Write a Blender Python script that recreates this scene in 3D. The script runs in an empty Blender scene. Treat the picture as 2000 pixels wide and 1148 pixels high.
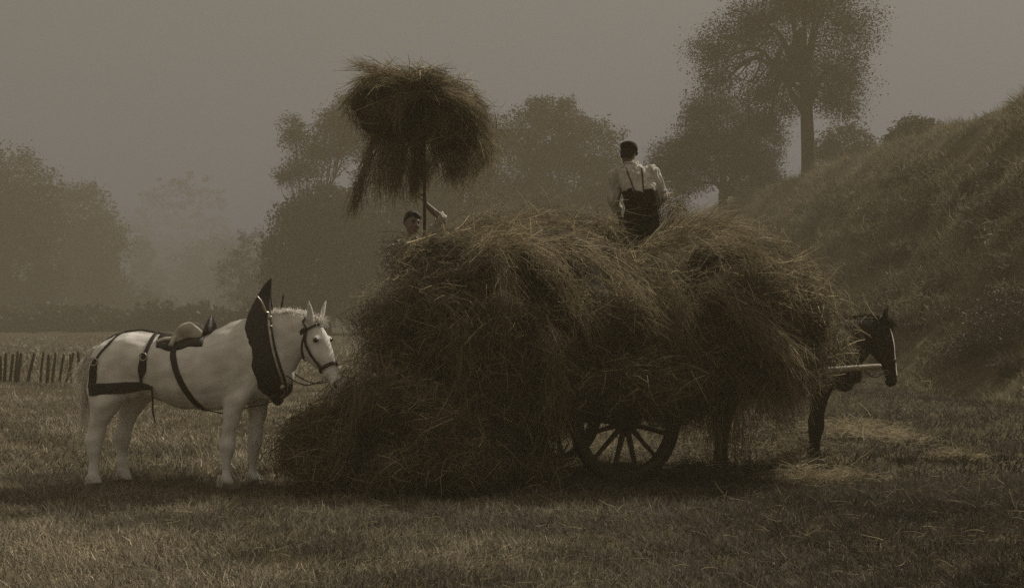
import bpy, math, random
import numpy as np
from mathutils import Vector
from mathutils.bvhtree import BVHTree

R = math.radians
rng = np.random.default_rng(11)
random.seed(5)
SC = bpy.context.scene
COL = SC.collection

# ------------------------------------------------------------------ camera
F = 2600.0          # focal length in photo pixels (photo is 2000 x 1148)
HZ = 610.0          # photo row of the horizon
CAMZ = 1.62
cam_d = bpy.data.cameras.new('camera')
cam = bpy.data.objects.new('camera', cam_d)
COL.objects.link(cam)
cam_d.sensor_width = 36.0
cam_d.lens = 36.0 * F / 2000.0
cam_d.shift_y = (HZ - 574.0) / 2000.0
cam_d.clip_start = 0.05
cam_d.clip_end = 3000
cam.location = (0, 0, CAMZ)
cam.rotation_euler = (R(90), 0, 0)
SC.camera = cam

# ------------------------------------------------------------------ sky, sun, exposure
SUN_EL = R(46)
SUN_AZ = R(44)      # from +Y (straight ahead) towards +X (right)
TINT = (1.0, 0.88, 0.68)
VEIL = 3.0
GLOW = 0.4
w = bpy.data.worlds.new('World')
SC.world = w
w.use_nodes = True
nt = w.node_tree
nt.nodes.clear()
sky = nt.nodes.new('ShaderNodeTexSky')
sky.sky_type = 'NISHITA'
sky.sun_disc = False
sky.sun_elevation = SUN_EL
sky.sun_rotation = SUN_AZ
sky.air_density = 1.0
sky.dust_density = 3.0
bw = nt.nodes.new('ShaderNodeRGBToBW')
mul = nt.nodes.new('ShaderNodeVectorMath')
mul.operation = 'MULTIPLY'
mul.inputs[1].default_value = TINT
bg = nt.nodes.new('ShaderNodeBackground')
bg.inputs[1].default_value = 0.0465
wo = nt.nodes.new('ShaderNodeOutputWorld')
# a hazy white sky: Nishita glow plus an overcast veil that brightens towards the zenith
geo = nt.nodes.new('ShaderNodeTexCoord')
sep = nt.nodes.new('ShaderNodeSeparateXYZ')
nt.links.new(geo.outputs['Generated'], sep.inputs[0])
up = nt.nodes.new('ShaderNodeMath'); up.operation = 'MAXIMUM'; up.inputs[1].default_value = 0.0
nt.links.new(sep.outputs[2], up.inputs[0])
veil = nt.nodes.new('ShaderNodeMath'); veil.operation = 'MULTIPLY_ADD'
veil.inputs[1].default_value = 2.0 * VEIL; veil.inputs[2].default_value = VEIL
nt.links.new(up.outputs[0], veil.inputs[0])
nt.links.new(sky.outputs[0], bw.inputs[0])
glow = nt.nodes.new('ShaderNodeMath'); glow.operation = 'MULTIPLY_ADD'; glow.inputs[1].default_value = GLOW
nt.links.new(bw.outputs[0], glow.inputs[0]); nt.links.new(veil.outputs[0], glow.inputs[2])
nt.links.new(glow.outputs[0], mul.inputs[0])
nt.links.new(mul.outputs[0], bg.inputs[0])
nt.links.new(bg.outputs[0], wo.inputs[0])

sun_d = bpy.data.lights.new('sun', 'SUN')
sun_d.energy = 5.0
sun_d.angle = R(0.6)
sun_d.color = (1.0, 0.89, 0.72)
sun = bpy.data.objects.new('sun', sun_d)
COL.objects.link(sun)
SUND = Vector((math.sin(SUN_AZ) * math.cos(SUN_EL), math.cos(SUN_AZ) * math.cos(SUN_EL), math.sin(SUN_EL)))
sun.rotation_euler = SUND.to_track_quat('Z', 'Y').to_euler()

SC.view_settings.view_transform = 'Standard'
SC.view_settings.look = 'None'
SC.view_settings.gamma = 1
SC.view_settings.exposure = -0.15
SC.render.engine = 'CYCLES'
SC.cycles.max_bounces = 6
SC.cycles.diffuse_bounces = 3
SC.cycles.transparent_max_bounces = 4
SC.cycles.volume_bounces = 0
SC.cycles.use_denoising = False
SC.cycles.use_adaptive_sampling = False

# ------------------------------------------------------------------ haze
def haze_box():
    x0, x1, y0, y1, z0, z1 = -430, 430, -60, 640, -3.0, 30.0
    me = bpy.data.meshes.new('haze')
    v = [(x, y, z) for z in (z0, z1) for y in (y0, y1) for x in (x0, x1)]
    f = [(0, 2, 3, 1), (4, 5, 7, 6), (0, 1, 5, 4), (2, 6, 7, 3), (0, 4, 6, 2), (1, 3, 7, 5)]
    me.from_pydata(v, [], f)
    o = bpy.data.objects.new('haze', me)
    COL.objects.link(o)
    o['kind'] = 'stuff'
    o['label'] = 'pale brown summer haze filling the air of the valley'
    o['category'] = 'haze'
    m = bpy.data.materials.new('haze')
    m.use_nodes = True
    t = m.node_tree
    t.nodes.clear()
    out = t.nodes.new('ShaderNodeOutputMaterial')
    pv = t.nodes.new('ShaderNodeVolumePrincipled')
    pv.inputs['Color'].default_value = (0.44, 0.371, 0.245, 1)
    pv.inputs['Absorption Color'].default_value = (0.0, 0.04, 0.30, 1)
    pv.inputs['Density'].default_value = 0.0065
    pv.inputs['Anisotropy'].default_value = 0.0
    t.links.new(pv.outputs[0], out.inputs['Volume'])
    me.materials.append(m)

# ------------------------------------------------------------------ helpers
def P(px, py, D):
    """photo pixel at distance D -> world point"""
    return np.array([(px - 1000.0) / F * D, D, CAMZ - (py - HZ) / F * D])

def smooth(a, b, x):
    t = np.clip((np.asarray(x, float) - a) / (b - a), 0, 1)
    return t * t * (3 - 2 * t)

class Waves:
    """cheap smooth noise: a sum of random sine waves"""
    def __init__(s, n, lo, hi, seed):
        g = np.random.default_rng(seed)
        d = g.normal(size=(n, 3)); d /= np.linalg.norm(d, axis=1)[:, None]
        wl = np.exp(g.uniform(np.log(lo), np.log(hi), n))
        s.k = d * (2 * np.pi / wl)[:, None]
        s.p = g.uniform(0, 6.28, n)
        s.a = (wl / hi) ** 0.7
        s.a /= np.sqrt((s.a ** 2).sum() / 2)
    def __call__(s, p):
        p = np.asarray(p, float)
        return (np.sin(p @ s.k.T + s.p) * s.a).sum(-1)

def gh(x, y):
    """ground height"""
    x = np.asarray(x, float); y = np.asarray(y, float)
    q = np.stack([x, y, 0 * x], -1)
    base = 0.025 * GW1(q) * smooth(3, 9, np.hypot(x, y))
    far = smooth(40, 160, y) * 0.25 * GW2(q)
    xb = 8.7 + 0.25 * GW2(q)
    t = np.clip((x - xb) / 8.6, 0, 1.0)
    H = 7.5 + 0.026 * np.clip(y, 0, 140)
    prof = 0.35 * t + 0.65 * (t * t * (3 - 2 * t))
    bank = H * prof + smooth(16, 60, x) * 1.0
    bank = bank + smooth(0.05, 0.4, t) * (0.1 * GW3(q) + 0.1 * GW2(q))
    return base + far + bank
GW1 = Waves(14, 0.8, 6, 1)
GW2 = Waves(12, 8, 40, 2)
GW3 = Waves(26, 0.9, 6, 3)

def MAT(name, c1, c2=None, scale=8.0, rough=0.8, spec=0.2, bump=0.0, bscale=40.0, trans=0.0, var=False, metal=0.0, detail=5.0, stretch=None, sheen=0.0):
    m = bpy.data.materials.new(name)
    m.use_nodes = True
    t = m.node_tree; N = t.nodes; L = t.links
    b = N['Principled BSDF']; out = N['Material Output']
    b.inputs['Roughness'].default_value = rough
    b.inputs['Specular IOR Level'].default_value = spec
    b.inputs['Metallic'].default_value = metal
    if sheen:
        b.inputs['Sheen Weight'].default_value = sheen
    tc = N.new('ShaderNodeTexCoord')
    vec = tc.outputs['Object']
    if stretch:
        mp = N.new('ShaderNodeMapping'); mp.inputs['Scale'].default_value = stretch
        L.new(vec, mp.inputs[0]); vec = mp.outputs[0]
    n = N.new('ShaderNodeTexNoise')
    n.inputs['Scale'].default_value = scale; n.inputs['Detail'].default_value = detail
    L.new(vec, n.inputs['Vector'])
    rp = N.new('ShaderNodeMapRange')
    rp.inputs[1].default_value = 0.32; rp.inputs[2].default_value = 0.68
    L.new(n.outputs[0], rp.inputs[0])
    mx = N.new('ShaderNodeMix'); mx.data_type = 'RGBA'
    c2 = c2 or tuple(c * 0.6 for c in c1)
    mx.inputs[6].default_value = (*c1, 1); mx.inputs[7].default_value = (*c2, 1)
    L.new(rp.outputs[0], mx.inputs[0])
    colr = mx.outputs[2]
    if var:
        at = N.new('ShaderNodeAttribute'); at.attribute_name = 'var'
        vm = N.new('ShaderNodeVectorMath'); vm.operation = 'SCALE'
        L.new(colr, vm.inputs[0]); L.new(at.outputs['Fac'], vm.inputs['Scale'])
        colr = vm.outputs[0]
    L.new(colr, b.inputs['Base Color'])
    if bump:
        n2 = N.new('ShaderNodeTexNoise'); n2.inputs['Scale'].default_value = bscale; n2.inputs['Detail'].default_value = 6
        L.new(vec, n2.inputs['Vector'])
        bp = N.new('ShaderNodeBump'); bp.inputs['Strength'].default_value = bump; bp.inputs['Distance'].default_value = 0.02
        L.new(n2.outputs[0], bp.inputs['Height']); L.new(bp.outputs[0], b.inputs['Normal'])
    if trans:
        tr = N.new('ShaderNodeBsdfTranslucent'); ms = N.new('ShaderNodeMixShader')
        ms.inputs[0].default_value = trans
        L.new(colr, tr.inputs[0]); L.new(b.outputs[0], ms.inputs[1]); L.new(tr.outputs[0], ms.inputs[2])
        L.new(ms.outputs[0], out.inputs[0])
    return m

M = dict(
    ground=MAT('ground', (0.10, 0.08, 0.042), (0.05, 0.04, 0.02), 1.3, 0.95, 0.05, 0.8, 18, detail=9),
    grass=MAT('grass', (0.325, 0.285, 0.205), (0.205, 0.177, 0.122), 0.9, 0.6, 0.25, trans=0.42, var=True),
    bank=MAT('bank_grass', (0.28, 0.244, 0.15), (0.155, 0.132, 0.078), 0.5, 0.75, 0.1, trans=0.25, var=True),
    hay=MAT('hay', (0.28, 0.235, 0.15), (0.16, 0.13, 0.075), 2.5, 0.75, 0.12, trans=0.5, var=True),
    leaf=MAT('leaves', (0.06, 0.049, 0.026), (0.04, 0.032, 0.016), 0.6, 0.6, 0.3, trans=0.3, var=True),
    bark=MAT('bark', (0.06, 0.047, 0.03), (0.03, 0.023, 0.014), 3, 0.95, 0.1, 0.8, 12, stretch=(1, 1, 0.25)),
    white_coat=MAT('white_coat', (0.90, 0.86, 0.80), (0.68, 0.64, 0.57), 7.0, 0.8, 0.12, 0.3, 130, sheen=0.1, detail=3),
    dark_coat=MAT('dark_coat', (0.020, 0.0145, 0.009), (0.012, 0.009, 0.006), 5.0, 0.7, 0.12, 0.1, 90),
    white_hair=MAT('white_hair', (0.85, 0.81, 0.74), (0.75, 0.7, 0.62), 9, 0.6, 0.3, trans=0.2, var=True),
    dark_hair=MAT('dark_hair', (0.018, 0.013, 0.009), (0.012, 0.009, 0.006), 9, 0.9, 0.03, var=True),
    leather=MAT('black_leather', (0.028, 0.020, 0.012), (0.016, 0.011, 0.007), 14, 0.5, 0.4, 0.25, 60),
    tan=MAT('worn_leather', (0.55, 0.5, 0.42), (0.33, 0.29, 0.23), 9, 0.6, 0.35, 0.3, 40),
    brass=MAT('buckle_metal', (0.5, 0.46, 0.38), (0.35, 0.31, 0.25), 20, 0.35, 0.5, metal=0.8),
    hoof=MAT('hoof', (0.12, 0.1, 0.075), (0.07, 0.055, 0.04), 20, 0.6, 0.3, 0.3, 50),
    eye=MAT('eye', (0.008, 0.006, 0.004), (0.006, 0.005, 0.003), 5, 0.15, 0.6),
    muzzle=MAT('muzzle', (0.12, 0.1, 0.08), (0.05, 0.04, 0.03), 30, 0.7, 0.3),
    wood=MAT('weathered_wood', (0.10, 0.077, 0.047), (0.05, 0.038, 0.022), 6, 0.85, 0.2, 0.5, 30, stretch=(0.3, 3, 3)),
    pale_wood=MAT('pale_wood', (0.4, 0.35, 0.26), (0.28, 0.24, 0.17), 6, 0.7, 0.25, 0.4, 30),
    iron=MAT('iron', (0.05, 0.04, 0.03), (0.03, 0.022, 0.016), 30, 0.55, 0.4, 0.3, 60, metal=0.4),
    skin=MAT('skin', (0.27, 0.2, 0.14), (0.2, 0.145, 0.1), 12, 0.6, 0.35, 0.1, 60),
    shirt=MAT('shirt', (0.62, 0.58, 0.51), (0.46, 0.42, 0.36), 7, 0.95, 0.05, 1.0, 26, stretch=(1.6, 1.6, .5)),
    trousers=MAT('trousers', (0.022, 0.016, 0.010), (0.013, 0.0095, 0.006), 9, 0.95, 0.1, 0.6, 26),
    cap=MAT('cap', (0.035, 0.026, 0.016), (0.02, 0.015, 0.009), 20, 0.95, 0.1, 0.5, 60),
    hair=MAT('hair', (0.02, 0.014, 0.009), (0.012, 0.008, 0.005), 40, 0.6, 0.3, 0.5, 120),
    stake=MAT('stake_wood', (0.075, 0.058, 0.034), (0.04, 0.03, 0.018), 10, 0.9, 0.1, 0.5, 30),
)

class Geo:
    """collects vertices and faces, links them as ONE mesh object"""
    def __init__(s): s.v = []; s.q = []; s.t = []; s.var = []; s.n = 0
    def add(s, v, q=None, t=None, var=1.0):
        v = np.asarray(v, float).reshape(-1, 3)
        if q is not None and len(q): s.q.append(np.asarray(q, np.int64) + s.n)
        if t is not None and len(t): s.t.append(np.asarray(t, np.int64) + s.n)
        s.v.append(v); s.var.append(np.broadcast_to(np.asarray(var, float), (len(v),)).copy())
        s.n += len(v)
        return s
    def mesh(s, name, smoothed=True):
        v = np.concatenate(s.v) if s.v else np.zeros((0, 3))
        q = np.concatenate(s.q) if s.q else np.zeros((0, 4), np.int64)
        t = np.concatenate(s.t) if s.t else np.zeros((0, 3), np.int64)
        me = bpy.data.meshes.new(name)
        me.vertices.add(len(v)); me.vertices.foreach_set('co', v.astype(np.float32).ravel())
        loops = np.concatenate([q.ravel(), t.ravel()]).astype(np.int32)
        me.loops.add(len(loops)); me.loops.foreach_set('vertex_index', loops)
        npol = len(q) + len(t)
        me.polygons.add(npol)
        starts = np.concatenate([np.arange(len(q)) * 4, len(q) * 4 + np.arange(len(t)) * 3]).astype(np.int32)
        me.polygons.foreach_set('loop_start', starts)
        tot = np.concatenate([np.full(len(q), 4), np.full(len(t), 3)]).astype(np.int32)
        try: me.polygons.foreach_set('loop_total', tot)
        except Exception: pass
        me.update(calc_edges=True)
        a = me.attributes.new('var', 'FLOAT', 'POINT')
        a.data.foreach_set('value', np.concatenate(s.var).astype(np.float32))
        me.validate()
        if smoothed and npol:
            me.polygons.foreach_set('use_smooth', np.ones(npol, bool))
        me.update()
        return me
    def build(s, name, mat, parent=None, smoothed=True):
        me = s.mesh(name, smoothed)
        me.materials.append(mat)
        o = bpy.data.objects.new(name, me)
        COL.objects.link(o)
        if parent is not None: o.parent = parent
        return o

def tag(o, label=None, cat=None, group=None, kind=None):
    if label: o['label'] = label
    if cat: o['category'] = cat
    if group: o['group'] = group
    if kind: o['kind'] = kind
    return o

def thing(name, label, cat, loc=(0, 0, 0), rz=0.0, group=None):
    o = bpy.data.objects.new(name, None)
    COL.objects.link(o)
    o.empty_display_size = 0.2
    o.location = tuple(float(a) for a in loc); o.rotation_euler = (0, 0, rz)
    return tag(o, label, cat, group)

def catmull(A, k=4):
    A = np.asarray(A, float)
    if len(A) < 3: 
        s = np.linspace(0, 1, k + 1)[:, None]
        return A[0] * (1 - s) + A[1] * s
    E = np.vstack([2 * A[0] - A[1], A, 2 * A[-1] - A[-2]])
    out = []
    for i in range(1, len(E) - 2):
        p0, p1, p2, p3 = E[i - 1], E[i], E[i + 1], E[i + 2]
        for s in np.arange(k) / k:
            out.append(0.5 * (2 * p1 + (p2 - p0) * s + (2 * p0 - 5 * p1 + 4 * p2 - p3) * s * s + (3 * p1 - p0 - 3 * p2 + p3) * s ** 3))
    out.append(E[-2])
    return np.array(out)

def loft(g, secs, n=20, k=4, e=2.0, var=1.0):
    """secs: list of (centre, u, v): rings centre + cos*u + sin*v, smoothly joined and capped"""
    A = np.array([np.concatenate([np.asarray(c, float), np.asarray(u, float), np.asarray(v, float)]) for c, u, v in secs])
    A = catmull(A, k) if k > 1 else A
    th = np.arange(n) * 2 * np.pi / n
    cx = np.sign(np.cos(th)) * np.abs(np.cos(th)) ** (2 / e); sx = np.sign(np.sin(th)) * np.abs(np.sin(th)) ** (2 / e)
    V = A[:, None, 0:3] + cx[None, :, None] * A[:, None, 3:6] + sx[None, :, None] * A[:, None, 6:9]
    m = len(A)
    i = np.arange(m - 1)[:, None] * n; j = np.arange(n)[None, :]; j2 = (j + 1) % n
    q = np.stack([i + j, i + j2, i + n + j2, i + n + j], -1).reshape(-1, 4)
    v = np.vstack([V.reshape(-1, 3), A[0, :3], A[-1, :3]])
    jj = np.arange(n); jn = (jj + 1) % n
    t = np.vstack([np.stack([np.full(n, m * n), jn, jj], -1), np.stack([np.full(n, m * n + 1), (m - 1) * n + jj, (m - 1) * n + jn], -1)])
    g.add(v, q, t, var)
    return g

def unit(v):
    v = np.asarray(v, float)
    return v / (np.linalg.norm(v, axis=-1, keepdims=True) + 1e-12)

def tube(g, pts, rad, n=8, k=3, flat=1.0, up=None, var=1.0):
    """round (or flattened) tube along points with radii"""
    pts = np.asarray(pts, float)
    rad = np.broadcast_to(np.asarray(rad, float), (len(pts),))
    A = catmull(np.hstack([pts, rad[:, None]]), k) if k > 1 else np.hstack([pts, rad[:, None]])
    c = A[:, :3]; r = np.maximum(A[:, 3], 1e-4)
    tg = unit(np.gradient(c, axis=0))
    ref = np.array([0, 0, 1.0]) if up is None else np.asarray(up, float)
    if up is None and abs(tg[:, 2]).mean() > 0.8: ref = np.array([0, 1.0, 0])
    u = unit(np.cross(tg, ref)); v = np.cross(u, tg)
    loft(g, [(c[i], u[i] * r[i], v[i] * r[i] * flat) for i in range(len(c))], n, 1, var=var)
    return g

def strap(g, pts, nrm, width, thick=0.008, k=4, e=6.0):
    """flat band lying along pts, facing along nrm"""
    pts = np.asarray(pts, float); nrm = np.broadcast_to(np.asarray(nrm, float), pts.shape)
    wd = np.broadcast_to(np.asarray(width, float), (len(pts),))
    A = catmull(np.hstack([pts, nrm, wd[:, None]]), k)
    c = A[:, :3]; nn = unit(A[:, 3:6]); tg = unit(np.gradient(c, axis=0))
    s = unit(np.cross(tg, nn))
    loft(g, [(c[i], s[i] * A[i, 6] / 2, nn[i] * thick) for i in range(len(c))], 16, 1, e=e)
    return g

def box(g, c, sx, sy, sz, rz=0.0, bev=0.0):
    c = np.asarray(c, float)
    ca, sa = math.cos(rz), math.sin(rz)
    X = np.array([ca, sa, 0]); Y = np.array([-sa, ca, 0]); Z = np.array([0, 0, 1.0])
    v = [c + X * a * sx / 2 + Y * b * sy / 2 + Z * d * sz / 2 for d in (-1, 1) for b in (-1, 1) for a in (-1, 1)]
    g.add(v, [(0, 2, 3, 1), (4, 5, 7, 6), (0, 1, 5, 4), (2, 6, 7, 3), (0, 4, 6, 2), (1, 3, 7, 5)])
    return g

def ellipsoid(g, c, r, nu=16, nv=10, rot=None, var=1.0):
    th = np.arange(nu) * 2 * np.pi / nu; ph = np.linspace(0.001, np.pi - 0.001, nv)
    V = np.stack([np.sin(ph)[:, None] * np.cos(th), np.sin(ph)[:, None] * np.sin(th), np.cos(ph)[:, None] + 0 * th], -1) * np.asarray(r, float)
    if rot is not None: V = V @ np.asarray(rot).T
    V = V.reshape(-1, 3) + np.asarray(c, float)
    i = np.arange(nv - 1)[:, None] * nu; j = np.arange(nu)[None, :]; j2 = (j + 1) % nu
    g.add(V, np.stack([i + j, i + nu + j, i + nu + j2, i + j2], -1).reshape(-1, 4), var=var)
    return g

def strands(g, p0, d0, ln, wd, seg=3, grav=0.2, curl=0.2, var=1.0, taper=0.35):
    """ribbons growing from p0 along d0"""
    N = len(p0); d = unit(d0); p = np.array(p0, float)
    ln = np.broadcast_to(ln, (N,)); wd = np.broadcast_to(wd, (N,)); var = np.broadcast_to(var, (N,))
    cv = rng.normal(size=(N, 3)) * curl
    side = unit(np.cross(d, rng.normal(size=(N, 3))))
    rows = []
    for s in range(seg + 1):
        ww = wd * (1 - (1 - taper) * (s / seg)) * 0.5
        rows.append(np.stack([p - side * ww[:, None], p + side * ww[:, None]], 1))
        p = p + d * (ln / seg)[:, None]
        d = d + cv / seg * 2; d[:, 2] -= grav / seg * 2
        d = unit(d)
    V = np.stack(rows, 1).reshape(N, -1, 3)
    K = 2 * (seg + 1)
    b = np.arange(N)[:, None] * K
    s = np.arange(seg)[None, :] * 2
    q = np.stack([b + s, b + s + 1, b + s + 3, b + s + 2], -1).reshape(-1, 4)
    g.add(V.reshape(-1, 3), q, var=np.repeat(var, K))
    return g

def remesh(obj, voxel, smooth_it=6, wob=None):
    """fuse the pieces of obj into one continuous surface"""
    m = obj.modifiers.new('r', 'REMESH'); m.mode = 'VOXEL'; m.voxel_size = voxel
    if smooth_it:
        s = obj.modifiers.new('s', 'SMOOTH'); s.factor = 0.5; s.iterations = smooth_it
    dg = bpy.context.evaluated_depsgraph_get()
    me = bpy.data.meshes.new_from_object(obj.evaluated_get(dg))
    mats = list(obj.data.materials)
    obj.modifiers.clear()
    old = obj.data; obj.data = me
    me.materials.clear()
    for a in mats: me.materials.append(a)
    me.polygons.foreach_set('use_smooth', np.ones(len(me.polygons), bool)); me.update()
    bpy.data.meshes.remove(old)
    if wob:
        n = len(me.vertices); co = np.zeros(n * 3); no = np.zeros(n * 3)
        me.vertices.foreach_get('co', co); me.vertices.foreach_get('normal', no)
        co = co.reshape(-1, 3); no = no.reshape(-1, 3)
        W_ = Waves(24, wob[1], wob[2], 77)
        co = co + no * (wob[0] * W_(co * np.asarray(wob[3] if len(wob) > 3 else (1, 1, 1))))[:, None]
        me.vertices.foreach_set('co', co.ravel()); me.update()
    return obj

def bvh(obj):
    me = obj.data
    return BVHTree.FromPolygons([v.co for v in me.vertices], [list(p.vertices) for p in me.polygons])

# ------------------------------------------------------------------ ground
def build_ground():
    xs = np.concatenate([-np.geomspace(420, 8, 44), np.linspace(-7.7, 26, 130), np.geomspace(27, 420, 26)])
    ys = np.concatenate([np.linspace(-55, 4, 14), np.linspace(4.4, 50, 130), np.geomspace(51, 620, 70)])
    X, Y = np.meshgrid(xs, ys)
    Z = gh(X, Y)
    ny, nx = X.shape
    i = np.arange(ny - 1)[:, None] * nx; j = np.arange(nx - 1)[None, :]
    q = np.stack([i + j, i + j + 1, i + nx + j + 1, i + nx + j], -1).reshape(-1, 4)
    g = Geo().add(np.stack([X, Y, Z], -1).reshape(-1, 3), q)
    tag(g.build('ground', M['ground']), 'mown hay field with a grassy bank rising along its side', 'ground', kind='structure')

def build_hills():
    xs = np.linspace(-150, 60, 60); ys = np.linspace(290, 420, 26)
    X, Y = np.meshgrid(xs, ys)
    px = 1000 + X / Y * F
    top = np.interp(px, [-400, 0, 200, 330, 450, 560, 750, 1200], [30, 24, 20, 25, 22, 27, 30, 10])
    Z = gh(X, Y) + top * smooth(290, 400, Y) - 1.5 + .8 * GW2(np.stack([X, Y, 0 * X], -1)) * smooth(300, 340, Y)
    ny, nx = X.shape
    i = np.arange(ny - 1)[:, None] * nx; j = np.arange(nx - 1)[None, :]
    q = np.stack([i + j, i + j + 1, i + nx + j + 1, i + nx + j], -1).reshape(-1, 4)
    g = Geo().add(np.stack([X, Y, Z], -1).reshape(-1, 3), q)
    tag(g.build('hills', M['ground']), 'faint wooded hillside lost in the haze across the valley', 'hills', kind='structure')

def grass_pts(n, d0, d1, pw, margin):
    u = rng.random(n)
    D = (d0 ** pw + u * (d1 ** pw - d0 ** pw)) ** (1 / pw)
    X = (rng.random(n) * 2 - 1) * (D * 0.39 + margin)
    return X, D

def build_grass():
    g = Geo()
    GP = Waves(16, 0.5, 3.5, 21); GQ = Waves(12, 0.18, 0.6, 22)
    for (n, d0, d1, pw, h0, h1, w0, w1) in ((300000, 6.4, 13.0, 1.2, 0.03, 0.11, 0.004, 0.009), (170000, 13, 34, 0.8, 0.05, 0.12, 0.008, 0.018), (40000, 34, 80, 0.7, 0.1, 0.2, 0.03, 0.06)):
        X, D = grass_pts(n, d0, d1, pw, 1.2)
        ok = X < 9.0
        X, D = X[ok], D[ok]; n = len(X)
        Q = np.stack([X, D, 0 * X], -1)
        patch = GP(Q); tuft = GQ(Q)
        keep = rng.random(n) < np.clip(0.75 + 0.16 * tuft + 0.06 * patch, 0.3, 1)
        X, D, Q, patch, tuft = X[keep], D[keep], Q[keep], patch[keep], tuft[keep]; n = len(X)
        Z = gh(X, D)
        lean = rng.normal(size=(n, 3)) * 0.55; lean[:, 2] = 1.0
        lean[:, 0] += 0.25 * np.sin(X * 1.3 + D)
        ln = rng.uniform(h0, h1, n) * (1 + 0.2 * np.clip(tuft, -1, 2))
        # blade tone darkens from left to right across a patchy edge
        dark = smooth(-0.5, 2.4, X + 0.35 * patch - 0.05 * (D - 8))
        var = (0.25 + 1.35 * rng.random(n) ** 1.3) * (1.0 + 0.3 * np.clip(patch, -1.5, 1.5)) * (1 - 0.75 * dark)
        straw = rng.random(n) < 0.06
        var[straw] *= 2.0
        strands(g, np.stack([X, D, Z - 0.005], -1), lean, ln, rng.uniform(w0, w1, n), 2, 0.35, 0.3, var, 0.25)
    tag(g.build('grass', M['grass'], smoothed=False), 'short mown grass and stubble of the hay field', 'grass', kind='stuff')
    # rough growth on the bank
    g = Geo()
    n = 120000
    D = (18 ** 0.6 + rng.random(n) * (125 ** 0.6 - 18 ** 0.6)) ** (1 / 0.6)
    X = 8.3 + rng.random(n) * 11.5
    GB = Waves(20, 0.7, 4.0, 31)
    Q = np.stack([X, D, 0 * X], -1); b = GB(Q)
    keep = rng.random(n) < np.clip(0.55 + 0.35 * b, 0.1, 1)
    X, D, b = X[keep], D[keep], b[keep]; n = len(X)
    sc = np.clip(D / 30, 0.8, 2.6)
    d = rng.normal(size=(n, 3)) * 0.5; d[:, 2] = 1.0; d[:, 0] -= 0.35
    strands(g, np.stack([X, D, gh(X, D) - 0.03], -1), d, rng.uniform(0.12, 0.38, n) * (1 + 0.3 * np.clip(b, -1, 2)) * sc ** 0.5, rng.uniform(0.012, 0.026, n) * sc, 2, 0.5, 0.4, rng.uniform(0.5, 1.4, n) * (1 + 0.2 * np.clip(b, -2, 2)), 0.2)
    tag(g.build('bank_grass', M['bank'], smoothed=False), 'long rough grass covering the steep bank', 'grass', kind='stuff')

# ------------------------------------------------------------------ trees
def tree(name, label, base, height, blobs, nleaf, leaf, trunk_r, group, density=1.0, clump=0.55, trunk_top=0.55, lean=0.0, stem=True, per=26, shell=0.45, dry=1.0):
    """blobs: (dx, dy, z, rx, ry, rz) relative to base, metres"""
    base = np.asarray(base, float)
    root = thing(name, label, 'bush' if 'bush' in name else 'tree', base, 0, group)
    B = np.array(blobs, float)
    if stem:
        g = Geo()
        top = np.array([lean, 0, height * trunk_top])
        tube(g, [(0, 0, -0.4), (lean * .05, 0, height * .04), (lean * 0.3, 0.1, height * 0.2), (lean * .6, -0.1, height * trunk_top * .75), top], [trunk_r * 1.5, trunk_r * 1.1, trunk_r * .9, trunk_r * .7, trunk_r * 0.5], 9)
        for b in B:
            f = rng.uniform(0.35, 0.9)
            s = np.array([lean * f, 0, height * trunk_top * f])
            e = b[:3] + rng.normal(size=3) * 0.2 * b[3:]
            mid = (s + e) / 2 + np.array([0, 0, 0.08 * height]) + rng.normal(size=3) * 0.02 * height
            tube(g, [s, mid, e], [trunk_r * .45, trunk_r * .28, trunk_r * .1], 6)
            for _ in range(3):
                e2 = b[:3] + unit(rng.normal(size=3)) * b[3:] * 0.85
                tube(g, [mid, (mid + e2) / 2 + rng.normal(size=3) * .03 * height, e2], [trunk_r * .2, trunk_r * .12, trunk_r * .05], 5, 2)
        g.build('trunk', M['bark'], root)
    g = Geo()
    vol = (B[:, 3] * B[:, 4] * B[:, 5]) ** (2 / 3)
    per = int(per * 2)
    nc = max(8, int(nleaf * 2.2 / per))
    which = rng.choice(len(B), nc, p=vol / vol.sum())
    dirs = unit(rng.normal(size=(nc, 3)))
    rr = (shell + (1 - shell) * rng.random(nc)) ** 0.8
    cc = B[which, :3] + dirs * B[which, 3:] * rr[:, None]
    csz = clump * rng.uniform(0.6, 1.4, nc)
    pos = np.repeat(cc, per, 0) + np.clip(rng.normal(size=(nc * per, 3)), -1.5, 1.5) * np.repeat(csz, per)[:, None] * np.array([0.55, 0.55, 0.4])
    n = len(pos)
    pos[:, 2] = np.maximum(pos[:, 2], 0.05)
    leaf *= 0.62
    a = unit(rng.normal(size=(n, 3)) * np.array([1, 1, 0.6])); b_ = unit(np.cross(a, rng.normal(size=(n, 3))))
    sz = leaf * (0.4 + 1.1 * rng.random(n) ** 2)[:, None]
    V = np.stack([pos - a * sz * .5, pos + b_ * sz * .32, pos + a * sz * .5, pos - b_ * sz * .32], 1).reshape(-1, 3)
    cv = np.repeat(rng.uniform(0.7, 1.25, nc), per) * rng.uniform(0.7, 1.3, n) * dry
    g.add(V, np.arange(n * 4).reshape(-1, 4), var=np.repeat(cv, 4))
    g.build('crown', M['leaf'], root, False)
    return root

def pxblobs(base, D, lst):
    """blobs given as photo px ellipses (cx, cy, rx, ry, depth factor, depth offset)"""
    s = D / F; out = []
    for (cx, cy, rx, ry, df, do) in lst:
        c = P(cx, cy, D) - base
        out.append((c[0], c[1] + do, c[2], rx * s, rx * s * df, ry * s))
    return out

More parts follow.
